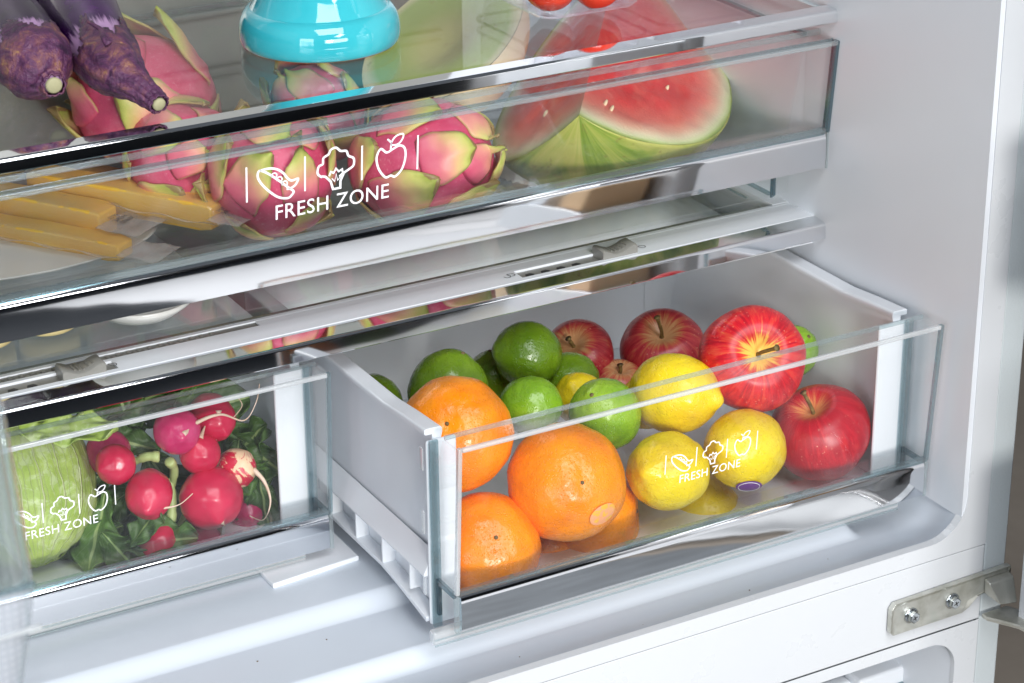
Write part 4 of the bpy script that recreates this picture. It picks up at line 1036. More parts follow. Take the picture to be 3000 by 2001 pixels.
dragonfruit(zpos(800, 510, .240), .043, 1.15, idir(.35, .30), .9, 'dragon fruit right behind the word FRESH, with thick green scale tips', 5, 14, .20)
dragonfruit(zpos(1235, 478, .240), .0445, 1.22, idir(.86, .18), 4.0, 'pink dragon fruit on the right side of the pile, beside the watermelon', 8, 14, .12)
dragonfruit(zpos(930, 330, .250), .034, 1.15, idir(-.5, .6), 1.4, 'dragon fruit at the back behind the FRESH ZONE pile, half covered', 9, 13, .30)

# ------------------------------------------------------------------ watermelon quarter
WEL = 1.36
def wm_flesh(name, stops, rx):
    m = N(name); v = m.coord(); ln = m.n('VectorMath', {0: m.coord(scale=(1, 1, 1/WEL))}, operation='LENGTH').outputs['Value']
    rr_ = m.math('ADD', m.math('MULTIPLY', ln, 1/rx), m.math('MULTIPLY', m.math('SUBTRACT', m.noise(v, 20, 4), .5), .07))
    c = m.ramp(rr_, stops)
    st = m.noise(m.coord(scale=(1, 1, .35)), 55, 5, .7, .7)
    c = m.mix(m.math('MULTIPLY', m.ramp(st, [(.48, 0.), (.75, 1.)]), m.ramp(rr_, [(.55, .55), (.85, .0)])), c, (.88, .34, .24))
    dk = m.noise(v, 26, 4, .6, .6)
    c = m.mix(m.math('MULTIPLY', m.ramp(dk, [(.5, 0.), (.72, 1.)]), m.ramp(rr_, [(.65, .55), (.85, .0)])), c, (.50, .018, .025))
    return m.done(m.bsdf(base=c, rough=.30, spec=.5, nor=m.bump(m.noise(v, 260, 4, .7), .45, .0014), sss=.12, sssr=(.01, .003, .002), ssss=.5))
WR = .113
M['wflesh'] = wm_flesh('watermelon_flesh', [(.0, (.76, .030, .035)), (.45, (.78, .035, .04)), (.68, (.80, .065, .06)), (.80, (.84, .20, .15)), (.88, (.82, .44, .30)), (.935, (.80, .70, .46)), (.965, (.70, .74, .40)), (.99, (.42, .54, .14)), (1., (.22, .34, .05))], WR)
def rindm():
    m = N('watermelon_rind'); v = m.coord(); sx = m.n('SeparateXYZ', {0: v})
    ang = m.math('ARCTAN2', sx.outputs[1], sx.outputs[0])
    f = m.noise(m.n('CombineXYZ', {0: m.math('COSINE', ang), 1: m.math('SINE', ang), 2: m.math('MULTIPLY', sx.outputs[2], 5.)}).outputs[0], 2.6, 5, .6, .9)
    c = m.ramp(f, [(.38, (.13, .23, .02)), (.46, (.26, .36, .05)), (.54, (.44, .46, .10)), (.70, (.56, .52, .17))])
    sp = m.ramp(m.noise(v, 120, 4, .75), [(.58, 0.), (.68, 1.)])
    c = m.mix(m.math('MULTIPLY', sp, .7), c, (.24, .17, .04))
    return m.done(m.bsdf(base=c, rough=.36, nor=m.bump(m.noise(v, 60, 3), .1, .001)))
M['rind'] = rindm()
def melon_wedge(name, center, R_, el, axis, upn, half, fm, rm, label, cat, sink=None):
    """wedge of an ellipsoid: axis = stem axis (local z), upn = direction of the free (pointed) edge"""
    ax = V(axis).normalized(); u_ = V(upn); u_ = (u_-ax*u_.dot(ax)).normalized(); s_2 = ax.cross(u_)
    rot = Matrix((s_2, u_, ax)).transposed().to_4x4(); mw = Matrix.Translation(V(center)) @ rot
    e = empty(name, V(center)-V((0, 0, R_*.7)), label, cat)
    # rind: local angle measured around z, rind spans the arc opposite +y
    a0 = -pi/2-half; a1 = -pi/2+half; nl, nn = 48, 40; vs = []; fs = []
    for i in range(nl+1):
        t = pi*i/nl
        for j in range(nn+1):
            a = a0+(a1-a0)*j/nn; dv = V((sin(t)*cos(a), sin(t)*sin(a), cos(t))); k = 1+.012*noise.noise(dv*2)
            vs.append(V((dv.x, dv.y, dv.z*el))*R_*k)
    for i in range(nl):
        for j in range(nn): a = i*(nn+1)+j; fs.append((a, a+nn+1, a+nn+2, a+1))
    mesh('rind', vs, fs, rm, e, smooth=True, mw=mw, solid=.0012)
    vs = []; fs = []; nr_ = 26
    for si, a in enumerate((a0, a1)):
        base = len(vs)
        for i in range(nl+1):
            t = pi*i/nl
            for j in range(nr_+1):
                q = j/nr_; dv = V((sin(t)*cos(a), sin(t)*sin(a), cos(t))); k = (1+.012*noise.noise(dv*2))*q*.9985
                p = V((dv.x, dv.y, dv.z*el))*R_*k
                nrm = V((-sin(a), cos(a), 0))*(-1 if si == 0 else 1)
                edge_ = min(1, (1-q)*8)*min(1, (q*sin(t)*5)) if True else 1
                p += nrm*(.0022*noise.noise(p*42)+.0010*noise.noise(p*130))*edge_
                vs.append(p)
        for i in range(nl):
            for j in range(nr_): a_2 = base+i*(nr_+1)+j; fs.append((a_2, a_2+1, a_2+nr_+2, a_2+nr_+1))
    o = mesh('flesh', vs, fs, fm, e, smooth=True, mw=mw)
    return e, mw
WR = .113
wax = V((-.60, -.80, -.10)).normalized()
apex = on(1697, 338, 1, .193)
wc = apex-wax*(WR*WEL)
wme, wmw = melon_wedge('watermelon_quarter', wc, WR, WEL, wax, V((-.10, .075, 1)), R(52), M['wflesh'], M['rind'], 'cut watermelon wedge with red flesh and yellow green rind, right side of the deli drawer', 'watermelon')
sm = plastic('pale_seed', (.80, .66, .42), .4)
wi = wmw.inverted()
for sgn in (1, -1):                                    # seeds lying in the two cut faces
    an = -pi/2+sgn*R(52); fd = wmw.to_3x3() @ V((cos(an), sin(an), 0)); fn_ = fd.cross(wmw.to_3x3() @ V((0, 0, 1))).normalized()
    if fn_.dot(FWD) > 0: fn_ = -fn_
    for (x, y) in (((1772, 305), (1790, 322), (1952, 262)) if (fd.dot(RT) > 0) else ((1600, 335),)):
        rv = ray(x, y); t_ = (wc-CAM).dot(fn_)/rv.dot(fn_); q = CAM+rv*t_
        if (wi @ q).length < WR*1.25:
            sd = ball('seed', q+fn_*.0006, .0026, 'lemon', (RT*.5+UP).normalized(), sm, wme, seed=x, nlat=8, nlon=10, squash=(.62, .45, 1))

# pale melon half behind the turquoise dish
hm = N('pale_melon_flesh'); v = hm.coord(); ln = hm.n('VectorMath', {0: v}, operation='LENGTH').outputs['Value']
cc = hm.ramp(hm.math('MULTIPLY', ln, 1/.064), [(.0, (.40, .36, .13)), (.30, (.44, .40, .14)), (.55, (.34, .40, .08)), (.86, (.38, .48, .10)), (.93, (.62, .60, .28)), (1., (.84, .72, .44))])
cc = hm.mix(hm.ramp(hm.noise(v, 60, 4, .7), [(.62, 0.), (.70, .6)]), cc, (.34, .26, .08))
M['mflesh'] = hm.done(hm.bsdf(base=cc, rough=.4, nor=hm.bump(hm.noise(v, 90, 4), .3, .002)))
rm_ = N('pale_melon_rind'); v = rm_.coord()
M['mrind'] = rm_.done(rm_.bsdf(base=rm_.ramp(rm_.noise(v, 30, 4), [(.3, (.78, .66, .40)), (.7, (.86, .76, .50))]), rough=.45, nor=rm_.bump(rm_.noise(v, 90, 4), .15, .001)))
mc = on(1295, 112, 1, .385); MRR = .063
me_ = empty('pale_melon_half', mc-V((0, 0, .06)), 'halved pale green melon with cream rind, behind the turquoise dish', 'melon')
mn = (-RT*.42+UP*.60-FWD*.68).normalized(); mwm = Matrix.Translation(mc) @ zrot(mn)
vs = []; fs = []; nl, nn = 20, 60
for i in range(nl+1):
    t = pi/2+pi/2*i/nl
    for j in range(nn): a = 2*pi*j/nn; vs.append((MRR*1.0*sin(t)*cos(a), MRR*sin(t)*sin(a)*1.12, MRR*.95*cos(t)))
for i in range(nl):
    for j in range(nn): a = i*nn+j; b = i*nn+(j+1) % nn; fs.append((a, a+nn, b+nn, b))
mesh('rind', vs, fs, M['mrind'], me_, smooth=True, mw=mwm)
vs = []; fs = []
for i in range(16):
    q = i/15
    for j in range(nn): a = 2*pi*j/nn; vs.append((MRR*.998*q*cos(a), MRR*1.118*q*sin(a), .0005-.012*exp(-(q/.35)**2)))
for i in range(15):
    for j in range(nn): a = i*nn+j; b = i*nn+(j+1) % nn; fs.append((a, a+nn, b+nn, b))
mesh('flesh', vs, fs, M['mflesh'], me_, smooth=True, mw=mwm)

# ------------------------------------------------------------------ cheese sticks
def cheesem():
    m = N('cheddar'); v = m.coord()
    return m.done(m.bsdf(base=m.ramp(m.noise(v, 20, 3), [(.3, (.98, .50, .02)), (.7, (1., .61, .05))]), rough=.38, spec=.5, nor=m.bump(m.noise(v, 60, 4), .15, .002), sss=.12, sssr=(.01, .006, .002), ssss=.5))
M['cheese'] = cheesem()
def filmm():
    m = N('clear_wrapper_film'); g = m.n('NewGeometry')
    v = m.coord(); h = m.math('ADD', m.noise(v, 90, 4, .6, .8), m.math('MULTIPLY', m.n('TexVoronoi', {'Vector': v, 'Scale': 700.}).outputs['Distance'], .25))
    nr = m.bump(h, .6, .002)
    tr = m.n('BsdfTransparent', {'Color': (1, 1, .998)}); gs = m.n('BsdfGlossy', {'Color': (1, 1, 1), 'Roughness': .10, 'Normal': nr}); df = m.n('BsdfDiffuse', {'Color': (.85, .82, .80), 'Normal': nr})
    a = m.n('MixShader', {0: .10}); m.t.links.new(tr.outputs[0], a.inputs[1]); m.t.links.new(gs.outputs[0], a.inputs[2])
    b = m.n('MixShader', {0: .085}); m.t.links.new(a.outputs[0], b.inputs[1]); m.t.links.new(df.outputs[0], b.inputs[2])
    return m.done(b)
M['film'] = filmm()
def film2():
    m = N('crimped_wrapper_film'); v = m.coord(); vo = m.n('TexVoronoi', {'Vector': v, 'Scale': 900.}).outputs['Distance']
    nr = m.bump(m.math('ADD', m.math('MULTIPLY', vo, .5), m.noise(v, 120, 3)), .6, .0012)
    tr = m.n('BsdfTransparent', {'Color': (.98, .97, .96)}); df = m.bsdf(base=(.82, .77, .74), rough=.25, nor=nr)
    a = m.n('MixShader', {0: m.ramp(vo, [(.1, .16), (.5, .30)])}); m.t.links.new(tr.outputs[0], a.inputs[1]); m.t.links.new(df.outputs[0], a.inputs[2]); return m.done(a)
M['film2'] = film2()
def cheese(a, b, wdt, hgt, tail, label, side=1, txt=None):
    wdt *= 1.32; hgt *= 1.32; a = V(a); b = V(b); d_ = (b-a); L = d_.length; d_.normalize(); up = V((0, 0, 1)); up = (up-d_*up.dot(d_)).normalized(); s = up.cross(d_)*-1
    mw = Matrix((d_, s, up)).transposed().to_4x4(); mw.translation = a
    e = empty('cheese_stick', a, label, 'cheese', 'cheese sticks in the deli drawer')
    vs = []; fs = []; n = 16
    for i in range(n+1):
        x = L*i/n; bend = .0004*sin(i*.45); k = 1-.15*(i in (0, n))
        for (yy, zz) in ((-1, 0), (1, 0), (1, 1), (-1, 1)): vs.append((x, yy*wdt/2*k+bend, hgt*(.5+(zz-.5)*k)+.0002*sin(i)))
    for i in range(n):
        for j in range(4): fs.append((i*4+j, i*4+(j+1) % 4, (i+1)*4+(j+1) % 4, (i+1)*4+j))
    fs += [(0, 3, 2, 1), (n*4, n*4+1, n*4+2, n*4+3)]
    mesh('cheese_bar', vs, fs, M['cheese'], e, mw=mw, bev=.0016, seg=3)
    # film: sleeve that flattens into crimped tails at both ends, with a side fin
    vs = []; fs = []; m_ = 44; ring = 16
    for i in range(m_+1):
        x = -tail+(L+2*tail)*i/m_
        inside = min(1, max(0, min((x+tail*.55)/(tail*.55), (L+tail*.55-x)/(tail*.55))))
        hh = hgt*(.10+.98*inside)*.5; ww = wdt*(.5+.20*(1-inside))+.0012
        for j in range(ring):
            an = 2*pi*j/ring; cx_, cz_ = cos(an), sin(an); e4 = .45
            yy = ww*abs(cx_)**e4*(1 if cx_ > 0 else -1); zz = hh*abs(cz_)**e4*(1 if cz_ > 0 else -1)
            nz = .0009*noise.noise(V((x*110, yy*90, zz*90+3)))
            vs.append((x, yy+nz, hgt*.5+zz+nz+.0004))
    for i in range(m_):
        for j in range(ring): fs.append((i*ring+j, i*ring+(j+1) % ring, (i+1)*ring+(j+1) % ring, (i+1)*ring+j))
    fs += [tuple(range(ring)), tuple(range(m_*ring, (m_+1)*ring))]
    # fin
    k = len(vs); nf = 30
    for i in range(nf+1):
        x = -tail*.6+(L+tail*1.2)*i/nf; wv = .0015*sin(i*.9)
        vs += [(x, side*(wdt/2+.001), hgt*.35+wv*.2), (x, side*(wdt/2+.010), hgt*.45+wv+.002), (x, side*(wdt/2+.010), hgt*.45+wv+.0023), (x, side*(wdt/2+.001), hgt*.35+wv*.2+.0003)]
    for i in range(nf):
        for j in range(4): fs.append((k+i*4+j, k+i*4+(j+1) % 4, k+(i+1)*4+(j+1) % 4, k+(i+1)*4+j))
    fv = vs[k:]; ff = [tuple(q-k for q in f) for f in fs if min(f) >= k]
    mesh('wrapper', vs[:k], [f for f in fs if max(f) < k], M['film'], e, smooth=True, mw=mw)
    mesh('wrapper_fin', fv, ff, M['film2'], e, smooth=True, mw=mw)
    tv = []; tf = []; nt = 10
    for i in range(nt+1):
        for j in range(nt+1):
            x = L+tail*.15+(tail+.014)*i/nt; y = (wdt*.78)*(2*j/nt-1); tv.append((x, y, hgt*.5+.0016*noise.noise(V((x*90, y*90, 5)))+.0004*(j % 2)+.002))
    for i in range(nt):
        for j in range(nt): a_ = i*(nt+1)+j; tf.append((a_, a_+1, a_+nt+2, a_+nt+1))
    mesh('wrapper_end', tv, tf, M['film2'], e, smooth=True, mw=mw, solid=.0003)
    if txt:
        q = P2()
        for li, t_ in enumerate(txt):
            v3, f3 = text_mesh(t_, .0058, 1.0); x1_ = max(v_[0] for v_ in v3)
            q.add(([(L+tail*.30+li*.0062-v_[1], -x1_/2+v_[0]) for v_ in v3], f3))
        q.add(([(L+tail*.30-.0090, -.002), (L+tail*.30-.0090, .002), (L+tail*.30-.0060, 0)], [(0, 1, 2)]))
        q.build('wrapper_print', M['ink'], e, lambda x, y: mw @ V((x, y, hgt*.5+.0046)))
    return e
CZ = .1965
def cpt(x, y, z): return on(x, y, 2, z)
cheese(cpt(105, 565, CZ+.012), cpt(645, 668, CZ+.012), .0175, .0150, .012, 'cheese stick lying on top of the stack, its end nearest the dragon fruit', 1, ('PEEL', 'HERE'))
cheese(cpt(250, 545, CZ+.006), cpt(600, 607, CZ+.006), .013, .012, .020, 'rearmost cheese stick, wrapper fin standing up behind the top one', -1, ('PEEL', 'HERE'))
cheese(cpt(-120, 600, CZ+.004), cpt(322, 690, CZ+.004), .0185, .0155, .020, 'front cheese stick in the middle of the stack, short wrapper with black print', -1, ('PEEL', 'HERE', '38680'))
cheese(cpt(-120, 668, CZ-.0005), cpt(372, 758, CZ-.0005), .0155, .0100, .018, 'lowest cheese stick, closest to the front pane', 1)
cheese(cpt(-160, 500, CZ+.006), cpt(60, 522, CZ+.006), .014, .013, .012, 'cheese stick at the far left edge under the drawer rim', 1)
# white plate under the cheese, and cups standing at the front
pm = plastic('white_ceramic', (.80, .79, .75), .2); ym = plastic('yellow_cup', (.86, .70, .34), .35)
wb = lathe('white_tray', [(.0001, 0), (.075, 0), (.088, .0012), (.090, .0030), (.086, .0026), (.0001, .0016)], pm, None, 56, Matrix.Translation(cpt(60, 740, .1957)) @ Matrix.Diagonal((1.1, .55, 1, 1)))
tag(wb, 'white tray lying under the cheese sticks', 'tray')
for (x, y, lb) in ((170, 985, 'yellow cup under the chrome strip, nearer the white bowl'), (-20, 1030, 'yellow cup cut off by the left edge')):
    p = on(x, y, 2, .1965); c_ = lathe('yellow_cup', [(.0001, .0), (.0170, .0), (.0184, .0008), (.0190, .0030), (.0196, .012), (.0188, .012), (.0185, .003), (.0001, .002)], ym, None, 40, Matrix.Translation(p+V((0, .019, 0))))
    tag(c_, lb, 'cup')
p = on(430, 962, 2, .1965); c_ = lathe('white_bowl', [(.0001, .0), (.016, .0), (.024, .0025), (.034, .010), (.036, .014), (.0348, .014), (.032, .010), (.022, .004), (.0001, .002)], pm, None, 56, Matrix.Translation(p+V((.005, .024, 0))))
tag(c_, 'shallow white bowl under the chrome strip of the deli drawer', 'bowl')
ice = N('frosted_film'); v = ice.coord(); a = ice.n('MixShader', {0: .55}); tr = ice.n('BsdfTransparent'); df = ice.bsdf(base=(.88, .9, .92), rough=.3, nor=ice.bump(ice.noise(v, 160, 4), .6, .002))
ice.t.links.new(tr.outputs[0], a.inputs[1]); ice.t.links.new(df.outputs[0], a.inputs[2]); ice.done(a)
pts = bez([cpt(1462, 480, .200), cpt(1500, 512, .202), cpt(1545, 530, .199), cpt(1600, 555, .198)], 8)
tb = tube('plastic_film_scrap', pts, [.003, .006, .0075, .0078, .0075, .007, .0065, .006, .0055, .005, .005, .0045, .004, .0042, .004, .0038, .0035, .003, .003, .0028, .0026, .0024, .002, .0015, .001], ice.m, None, 12, flat=.5)
for v_ in tb.data.vertices: v_.co += V((noise.noise(v_.co*300), noise.noise(v_.co*300+V((9, 0, 0))), noise.noise(v_.co*300+V((0, 9, 0)))))*.0022
tag(tb, 'crumpled white plastic film between dragon fruit and watermelon', 'film')

# ------------------------------------------------------------------ on the glass shelf
tq = N('turquoise_glaze'); v = tq.coord()
sxz = tq.n('SeparateXYZ', {0: v}).outputs[2]
bc = tq.mix(tq.ramp(tq.noise(v, 18, 4), [(.3, 0.), (.7, 1.)]), (.030, .41, .49), (.060, .51, .58))
bc = tq.mix(tq.ramp(tq.math('MULTIPLY', sxz, 100.), [(.06, 1.), (.13, 0.)]), bc, (.26, .16, .08))
M['turq'] = tq.done(tq.bsdf(base=bc, rough=.07, spec=.6, coat=.5, coatr=.03, nor=tq.bump(tq.noise(v, 30, 2), .06, .002)))
tp = on(938, 120, 2, ZG); RT_ = 236*mper(tp)
td = empty('turquoise_dish', tp, 'glossy turquoise ceramic dish standing on the glass shelf', 'dish')
R1 = RT_
prof = [(.0001, .0014), (R1*.90, .0012), (R1*.935, .0004), (R1*.955, .0003), (R1*.985, .0025), (R1*1.0, .0062), (R1*1.0, .0110), (R1*.985, .0165), (R1*.955, .0205), (R1*.915, .0236), (R1*.875, .0252), (R1*.852, .0257), (R1*.838, .0268), (R1*.81, .0295), (R1*.765, .0345), (R1*.72, .040), (R1*.68, .047), (R1*.65, .055), (R1*.66, .065), (R1*.70, .072), (R1*.69, .075), (R1*.50, .080), (.0001, .082)]
pv = [V((a, 0, b)) for a, b in prof]; sm_ = bez(pv[2:-1], 4); prof2 = [prof[0], prof[1]]+[(q.x, q.z) for q in sm_]+[prof[-1]]
lathe('dish_body', prof2, M['turq'], td, 96, Matrix.Translation(tp))

def eggskin():
    m = N('eggplant_skin'); v = m.coord(); sx = m.n('SeparateXYZ', {0: v})
    at = m.n('Attribute', attribute_name='uvw').outputs['Vector']; s2 = m.n('SeparateXYZ', {0: at})
    base = m.ramp(m.noise(v, 16, 4, .6), [(.35, (.010, .0006, .022)), (.58, (.045, .0015, .080)), (.80, (.17, .005, .26))])
    near = m.math('ADD', s2.outputs[0], m.math('MULTIPLY', m.math('SUBTRACT', m.noise(m.n('CombineXYZ', {0: s2.outputs[1], 1: m.math('MULTIPLY', s2.outputs[0], .12)}).outputs[0], 60, 4, .7), .5), .10))
    pale = m.ramp(near, [(.435, 0.), (.46, .8)])
    base = m.mix(pale, base, (.60, .36, .62))
    return m.done(m.bsdf(base=base, rough=.14, spec=.20, nor=m.bump(m.noise(v, 24, 3), .06, .002)))
def calyxm():
    m = N('eggplant_calyx'); v = m.coord()
    c = m.ramp(m.noise(v, 75, 6, .7, .7), [(.34, (.030, .010, .035)), (.50, (.105, .030, .090)), (.62, (.20, .075, .085)), (.70, (.36, .20, .07)), (.80, (.50, .33, .12))])
    h = m.math('ADD', m.noise(v, 90, 6, .7, .6), m.math('MULTIPLY', m.noise(v, 300, 4), .5))
    return m.done(m.bsdf(base=c, rough=.45, nor=m.bump(h, .9, .0030)))
M['esk'] = eggskin(); M['cal'] = calyxm()
M['cutstem'] = plastic('cut_stem_end', (.40, .38, .22), .7, .4)
def eggplant(path, rads, calfrom, label, seed, lobes=5):
    pts = bez(path, 14); n = len(pts)
    rr_ = bez([(r, 0, 0) for r in rads], 14); e = empty('eggplant', pts[n//2]-V((0, 0, rads[1])), label, 'eggplant', 'eggplants on the glass shelf')
    seg = 40; vs = []; uv = []; fs = []
    t0 = (pts[1]-pts[0]).normalized(); up = t0.orthogonal().normalized(); fr_ = []
    for i, p in enumerate(pts):
        t = (pts[min(i+1, n-1)]-pts[max(i-1, 0)]).normalized(); up = (up-t*up.dot(t)).normalized(); s = t.cross(up); fr_.append((p, up.copy(), s, rr_[i].x))
        for k in range(seg):
            a = 2*pi*k/seg; vs.append(p+(up*cos(a)+s*sin(a))*rr_[i].x*(.975 if i/n > calfrom else 1)); uv.append((i/(n-1)-calfrom+.5, k/seg, 0))
    for i in range(n-1):
        for k in range(seg): a = i*seg+k; b = i*seg+(k+1) % seg; fs.append((a, b, b+seg, a+seg))
    me = bpy.data.meshes.new('skin'); me.from_pydata([tuple(q) for q in vs], [], fs)
    at = me.attributes.new('uvw', 'FLOAT_VECTOR', 'POINT'); at.data.foreach_set('vector', [c for q in uv for c in q])
    link('skin', me, M['esk'], e, True)
    # calyx shell with pointed lobes
    vs = []; fs = []; seg2 = 80; i0 = int((calfrom-.11)*n); rows = list(range(i0, n))
    for r_i, i in enumerate(rows):
        p, up, s, rd = fr_[i]; u = i/(n-1)
        for k in range(seg2):
            a = 2*pi*k/seg2; ri = .0012+.0011*abs(sin(a*lobes/2*2))*min(1, r_i/6)
            w_ = noise.noise(V((cos(a)*3, sin(a)*3, u*20+seed)))*.0016
            vs.append(p+(up*cos(a)+s*sin(a))*(rd+ri*.9+w_*.6+(.0009 if r_i == 0 else 0)))
    for r_i in range(len(rows)-1):
        u = rows[r_i]/(n-1)
        for k in range(seg2):
            a = 2*pi*(k+.5)/seg2; ph = (a*lobes/(2*pi)) % 1; tri = abs(ph-.5)*2       # 0 at lobe tip, 1 between
            edge_ = calfrom-.085*(1-tri)**1.8+.01*sin(a*17+seed)
            if u >= edge_:
                q = r_i*seg2+k; b = r_i*seg2+(k+1) % seg2; fs.append((q, b, b+seg2, q+seg2))
    mesh('calyx', vs, fs, M['cal'], e, smooth=True, solid=.0012)
    p, up, s, rd = fr_[-1]; t = (pts[-1]-pts[-2]).normalized()
    lathe('stem_end', [(.0001, .0016), (rd*.75, .0016), (rd*.98, .0008), (rd*1.05, -.002)], M['cutstem'], e, 24, Matrix.Translation(p) @ zrot(t))
    return e
e1 = [on(60, -190, 2, ZG+.026), on(190, -30, 2, ZG+.027), on(262, 95, 2, ZG+.026), on(330, 190, 2, ZG+.0235), on(395, 248, 2, ZG+.018), on(450, 290, 2, ZG+.012), on(466, 306, 2, ZG+.010)]
eggplant(e1, [.031, .028, .0238, .0168, .0084, .0052, .0042], .47, 'long purple eggplant lying across, its stem pointing to the chrome trim', 1)
e2 = [on(-80, -40, 2, ZG+.026), on(-10, 40, 2, ZG+.0265), on(50, 110, 2, ZG+.0265), on(92, 170, 2, ZG+.026), on(125, 210, 2, ZG+.022), on(150, 238, 2, ZG+.018), on(158, 250, 2, ZG+.017)]
eggplant(e2, [.026, .0255, .0250, .0225, .0185, .0085, .0052], .52, 'dark eggplant at the left edge, round pale stem end facing out', 2)

ep = [o for o in S.objects if o.name == 'eggplant'][0]
bpy.context.view_layer.update()
td_ = bez([on(250, 40, 2, ZG+.0545), on(256, 62, 2, ZG+.054), on(276, 74, 2, ZG+.053), on(296, 88, 2, ZG+.0515), on(305, 112, 2, ZG+.049), on(318, 130, 2, ZG+.046)], 6)
tube('calyx_tendril', td_, [.0006+.0022*(i/(len(td_)-1))**1.5 for i in range(len(td_))], M['cal'], ep, 8)
# clear tray with tomatoes
trm = clear('tray_plastic', (.965, .96, .975), .8, .03, .06, .008, False)
tyc = on(1585, -75, 2, ZG); TW, TD = .088, .070
def clamshell(c, w_, d_, label, h=.045):
    e = empty('clear_tray', c, label, 'tray', 'clear produce trays')
    def rrect(a, b, r, n=6):
        out = []
        for (sx_, sy_, st) in ((1, 1, 0), (-1, 1, 90), (-1, -1, 180), (1, -1, 270)):
            for i in range(n+1): an = R(st+90*i/n); out.append((sx_*(a/2-r)+r*cos(an), sy_*(b/2-r)+r*sin(an)))
        return out
    rows = [(.84, .0006), (.90, .0006), (.93, .003), (.965, .014), (.97, .016), (1.03, .0175), (1.04, .0195), (1.03, .0215), (.985, .022), (1.0, h)]
    vs = []; fs = []
    for k, z in rows:
        for x, y in rrect(w_*k, d_*k, .012): vs.append((c.x+x, c.y+y, c.z+z))
    m = len(vs)//len(rows)
    for i in range(len(rows)-1):
        for j in range(m): fs.append((i*m+j, i*m+(j+1) % m, (i+1)*m+(j+1) % m, (i+1)*m+j))
    fs.append(tuple(range(m)))
    o = mesh('tray_body', vs, fs, trm, e, smooth=True, solid=.0008)
    pts = [V((c.x+x*1.035, c.y+y*1.035, c.z+.0195)) for x, y in rrect(w_, d_, .012)]; pts.append(pts[0])
    tube('tray_rim', pts, .0012, clear('tray_rim_plastic', (.62, .58, .72), 1., .05, .2, .08, False), e, 6)
    return e
clamshell(V((-.158, .290, ZG+.0003)), .086, .100, 'clear plastic tray of tomatoes at the top, on the glass shelf')
tmm = N('tomato_skin'); v = tmm.coord(); M['tom'] = tmm.done(tmm.bsdf(base=tmm.ramp(tmm.noise(v, 20, 3), [(.3, (.62, .03, .015)), (.7, (.74, .06, .03))]), rough=.12, spec=.6, sss=.08, sssr=(.01, .002, .001), ssss=.5))
for i, (x, y, lb) in enumerate(((1612, -46, 'left tomato in the clear tray above the watermelon'), (1748, -54, 'right tomato in the clear tray above the watermelon'))):
    p = on(x, y, 2, ZG+.022); e = empty('tomato', p-V((0, 0, .018)), lb, 'tomato')
    ball('skin', p, .0185, 'radish', idir(.2, .8), M['tom'], e, seed=i+90, nlat=24, nlon=32)
    for k in range(5): leaf('sepal', p+UP*.017, (RT*cos(k*1.26)+FWD*sin(k*1.26)), UP, .012, .004, M['leaf2'], e, k, .4, .1)
clamshell(V((-.056, .300, ZG+.0003)), .078, .10, 'clear empty tray at the top right, beside the tomato tray')

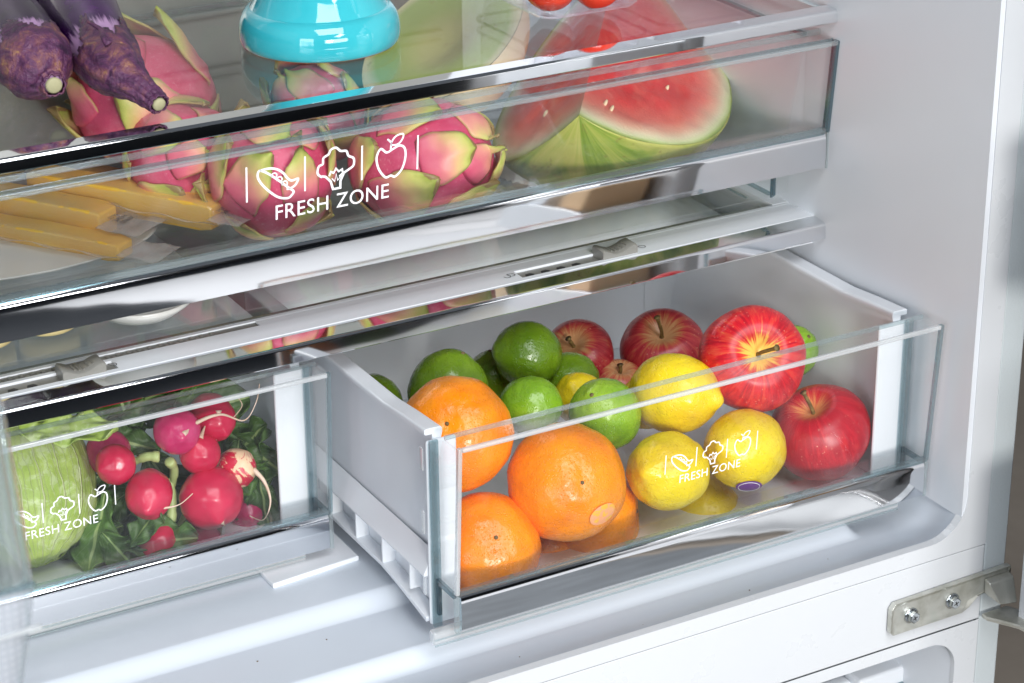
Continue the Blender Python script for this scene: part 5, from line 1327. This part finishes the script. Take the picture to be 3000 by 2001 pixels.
# ------------------------------------------------------------------ left door bin (close to the camera, left edge)
db = empty('door_bin', (-.80, -.2, .25), 'clear door bin out of focus at the lower left edge', 'door bin')
def binprof(z):
    if z > .405: return -.7560-(z-.405)*1.2
    if z > .33: return -.7505-(z-.33)*.055
    if z > .31: return -.7505+(z-.33)*.0
    return -.7515+(z-.31)*.22
frost = N('frosted_grid_plastic'); v = frost.coord()
gx = frost.math('PINGPONG', frost.math('MULTIPLY', frost.n('SeparateXYZ', {0: v}).outputs[0], 300.), .5); gz = frost.math('PINGPONG', frost.math('MULTIPLY', frost.n('SeparateXYZ', {0: v}).outputs[2], 300.), .5)
gg = frost.math('MULTIPLY', frost.ramp(gx, [(.1, 0.), (.25, 1.)]), frost.ramp(gz, [(.1, 0.), (.25, 1.)]))
a = frost.n('MixShader', {0: frost.ramp(gg, [(0., .34), (1., .42)])}); tr = frost.n('BsdfTransparent', {'Color': (.93, .95, .97)}); df = frost.bsdf(base=(.58, .60, .64), rough=.35)
frost.t.links.new(tr.outputs[0], a.inputs[1]); frost.t.links.new(df.outputs[0], a.inputs[2]); frost.done(a)
milky = clear('bin_plastic', (.90, .95, .94), 1.2, .05, .08, .05, False)
def binshell(z0, z1, nz, name, mat):
    vs = []; fs = []; zz = [z0+(z1-z0)*i/nz for i in range(nz+1)]
    def ring(z, off):
        xo = binprof(z)-off; r = .012
        return [(-.85, -.300+off)]+[(xo-r+r*sin(pi/2*i/6), -.300+off+r-r*cos(pi/2*i/6)) for i in range(7)]+[(xo, -.06)]
    for z in zz:
        vs += [(x, y, z) for x, y in ring(z, 0)]+[(x, y, z) for x, y in ring(z, .0028)]
    m = len(ring(z0, 0)); M2 = 2*m
    for i in range(nz):
        for j in range(m-1):
            fs.append((i*M2+j, i*M2+j+1, (i+1)*M2+j+1, (i+1)*M2+j)); fs.append((i*M2+m+j, (i+1)*M2+m+j, (i+1)*M2+m+j+1, i*M2+m+j+1))
    for j in range(m-1): fs.append((j, j+m, j+1+m, j+1)); k = nz*M2; fs.append((k+j, k+j+1, k+j+1+m, k+j+m))
    return mesh(name, vs, fs, mat, db, smooth=True)
smooth_ang(binshell(.326, .4085, 16, 'bin_wall', milky), 50)
smooth_ang(binshell(.20, .3255, 16, 'bin_base', frost.m), 50)
B().box(-.85, -.7515, -.3008, -.2980, .3050, .3064).build('bin_rib', M['edge_white'], db)
tube('bin_rim', [V((-.85, -.299, .4090)), V((-.772, -.299, .4090)), V((-.763, -.295, .4090)), V((-.7605, -.286, .4088)), V((-.760, -.20, .4088)), V((-.760, -.06, .4088))], .0026, M['edge_white'], db, 10)
B().box(-.85, -.7520, -.3004, -.2976, .3245, .3262).build('bin_rib', M['edge_mid'], db)
tube('bin_edge_highlight', [V((binprof(z)-.0045, -.2962, z)) for z in (.2, .24, .28, .30, .31, .33, .36, .38, .405)], .0010, M['edge'], db, 8)  # pale tube imitating the highlight down the bin's rounded corner
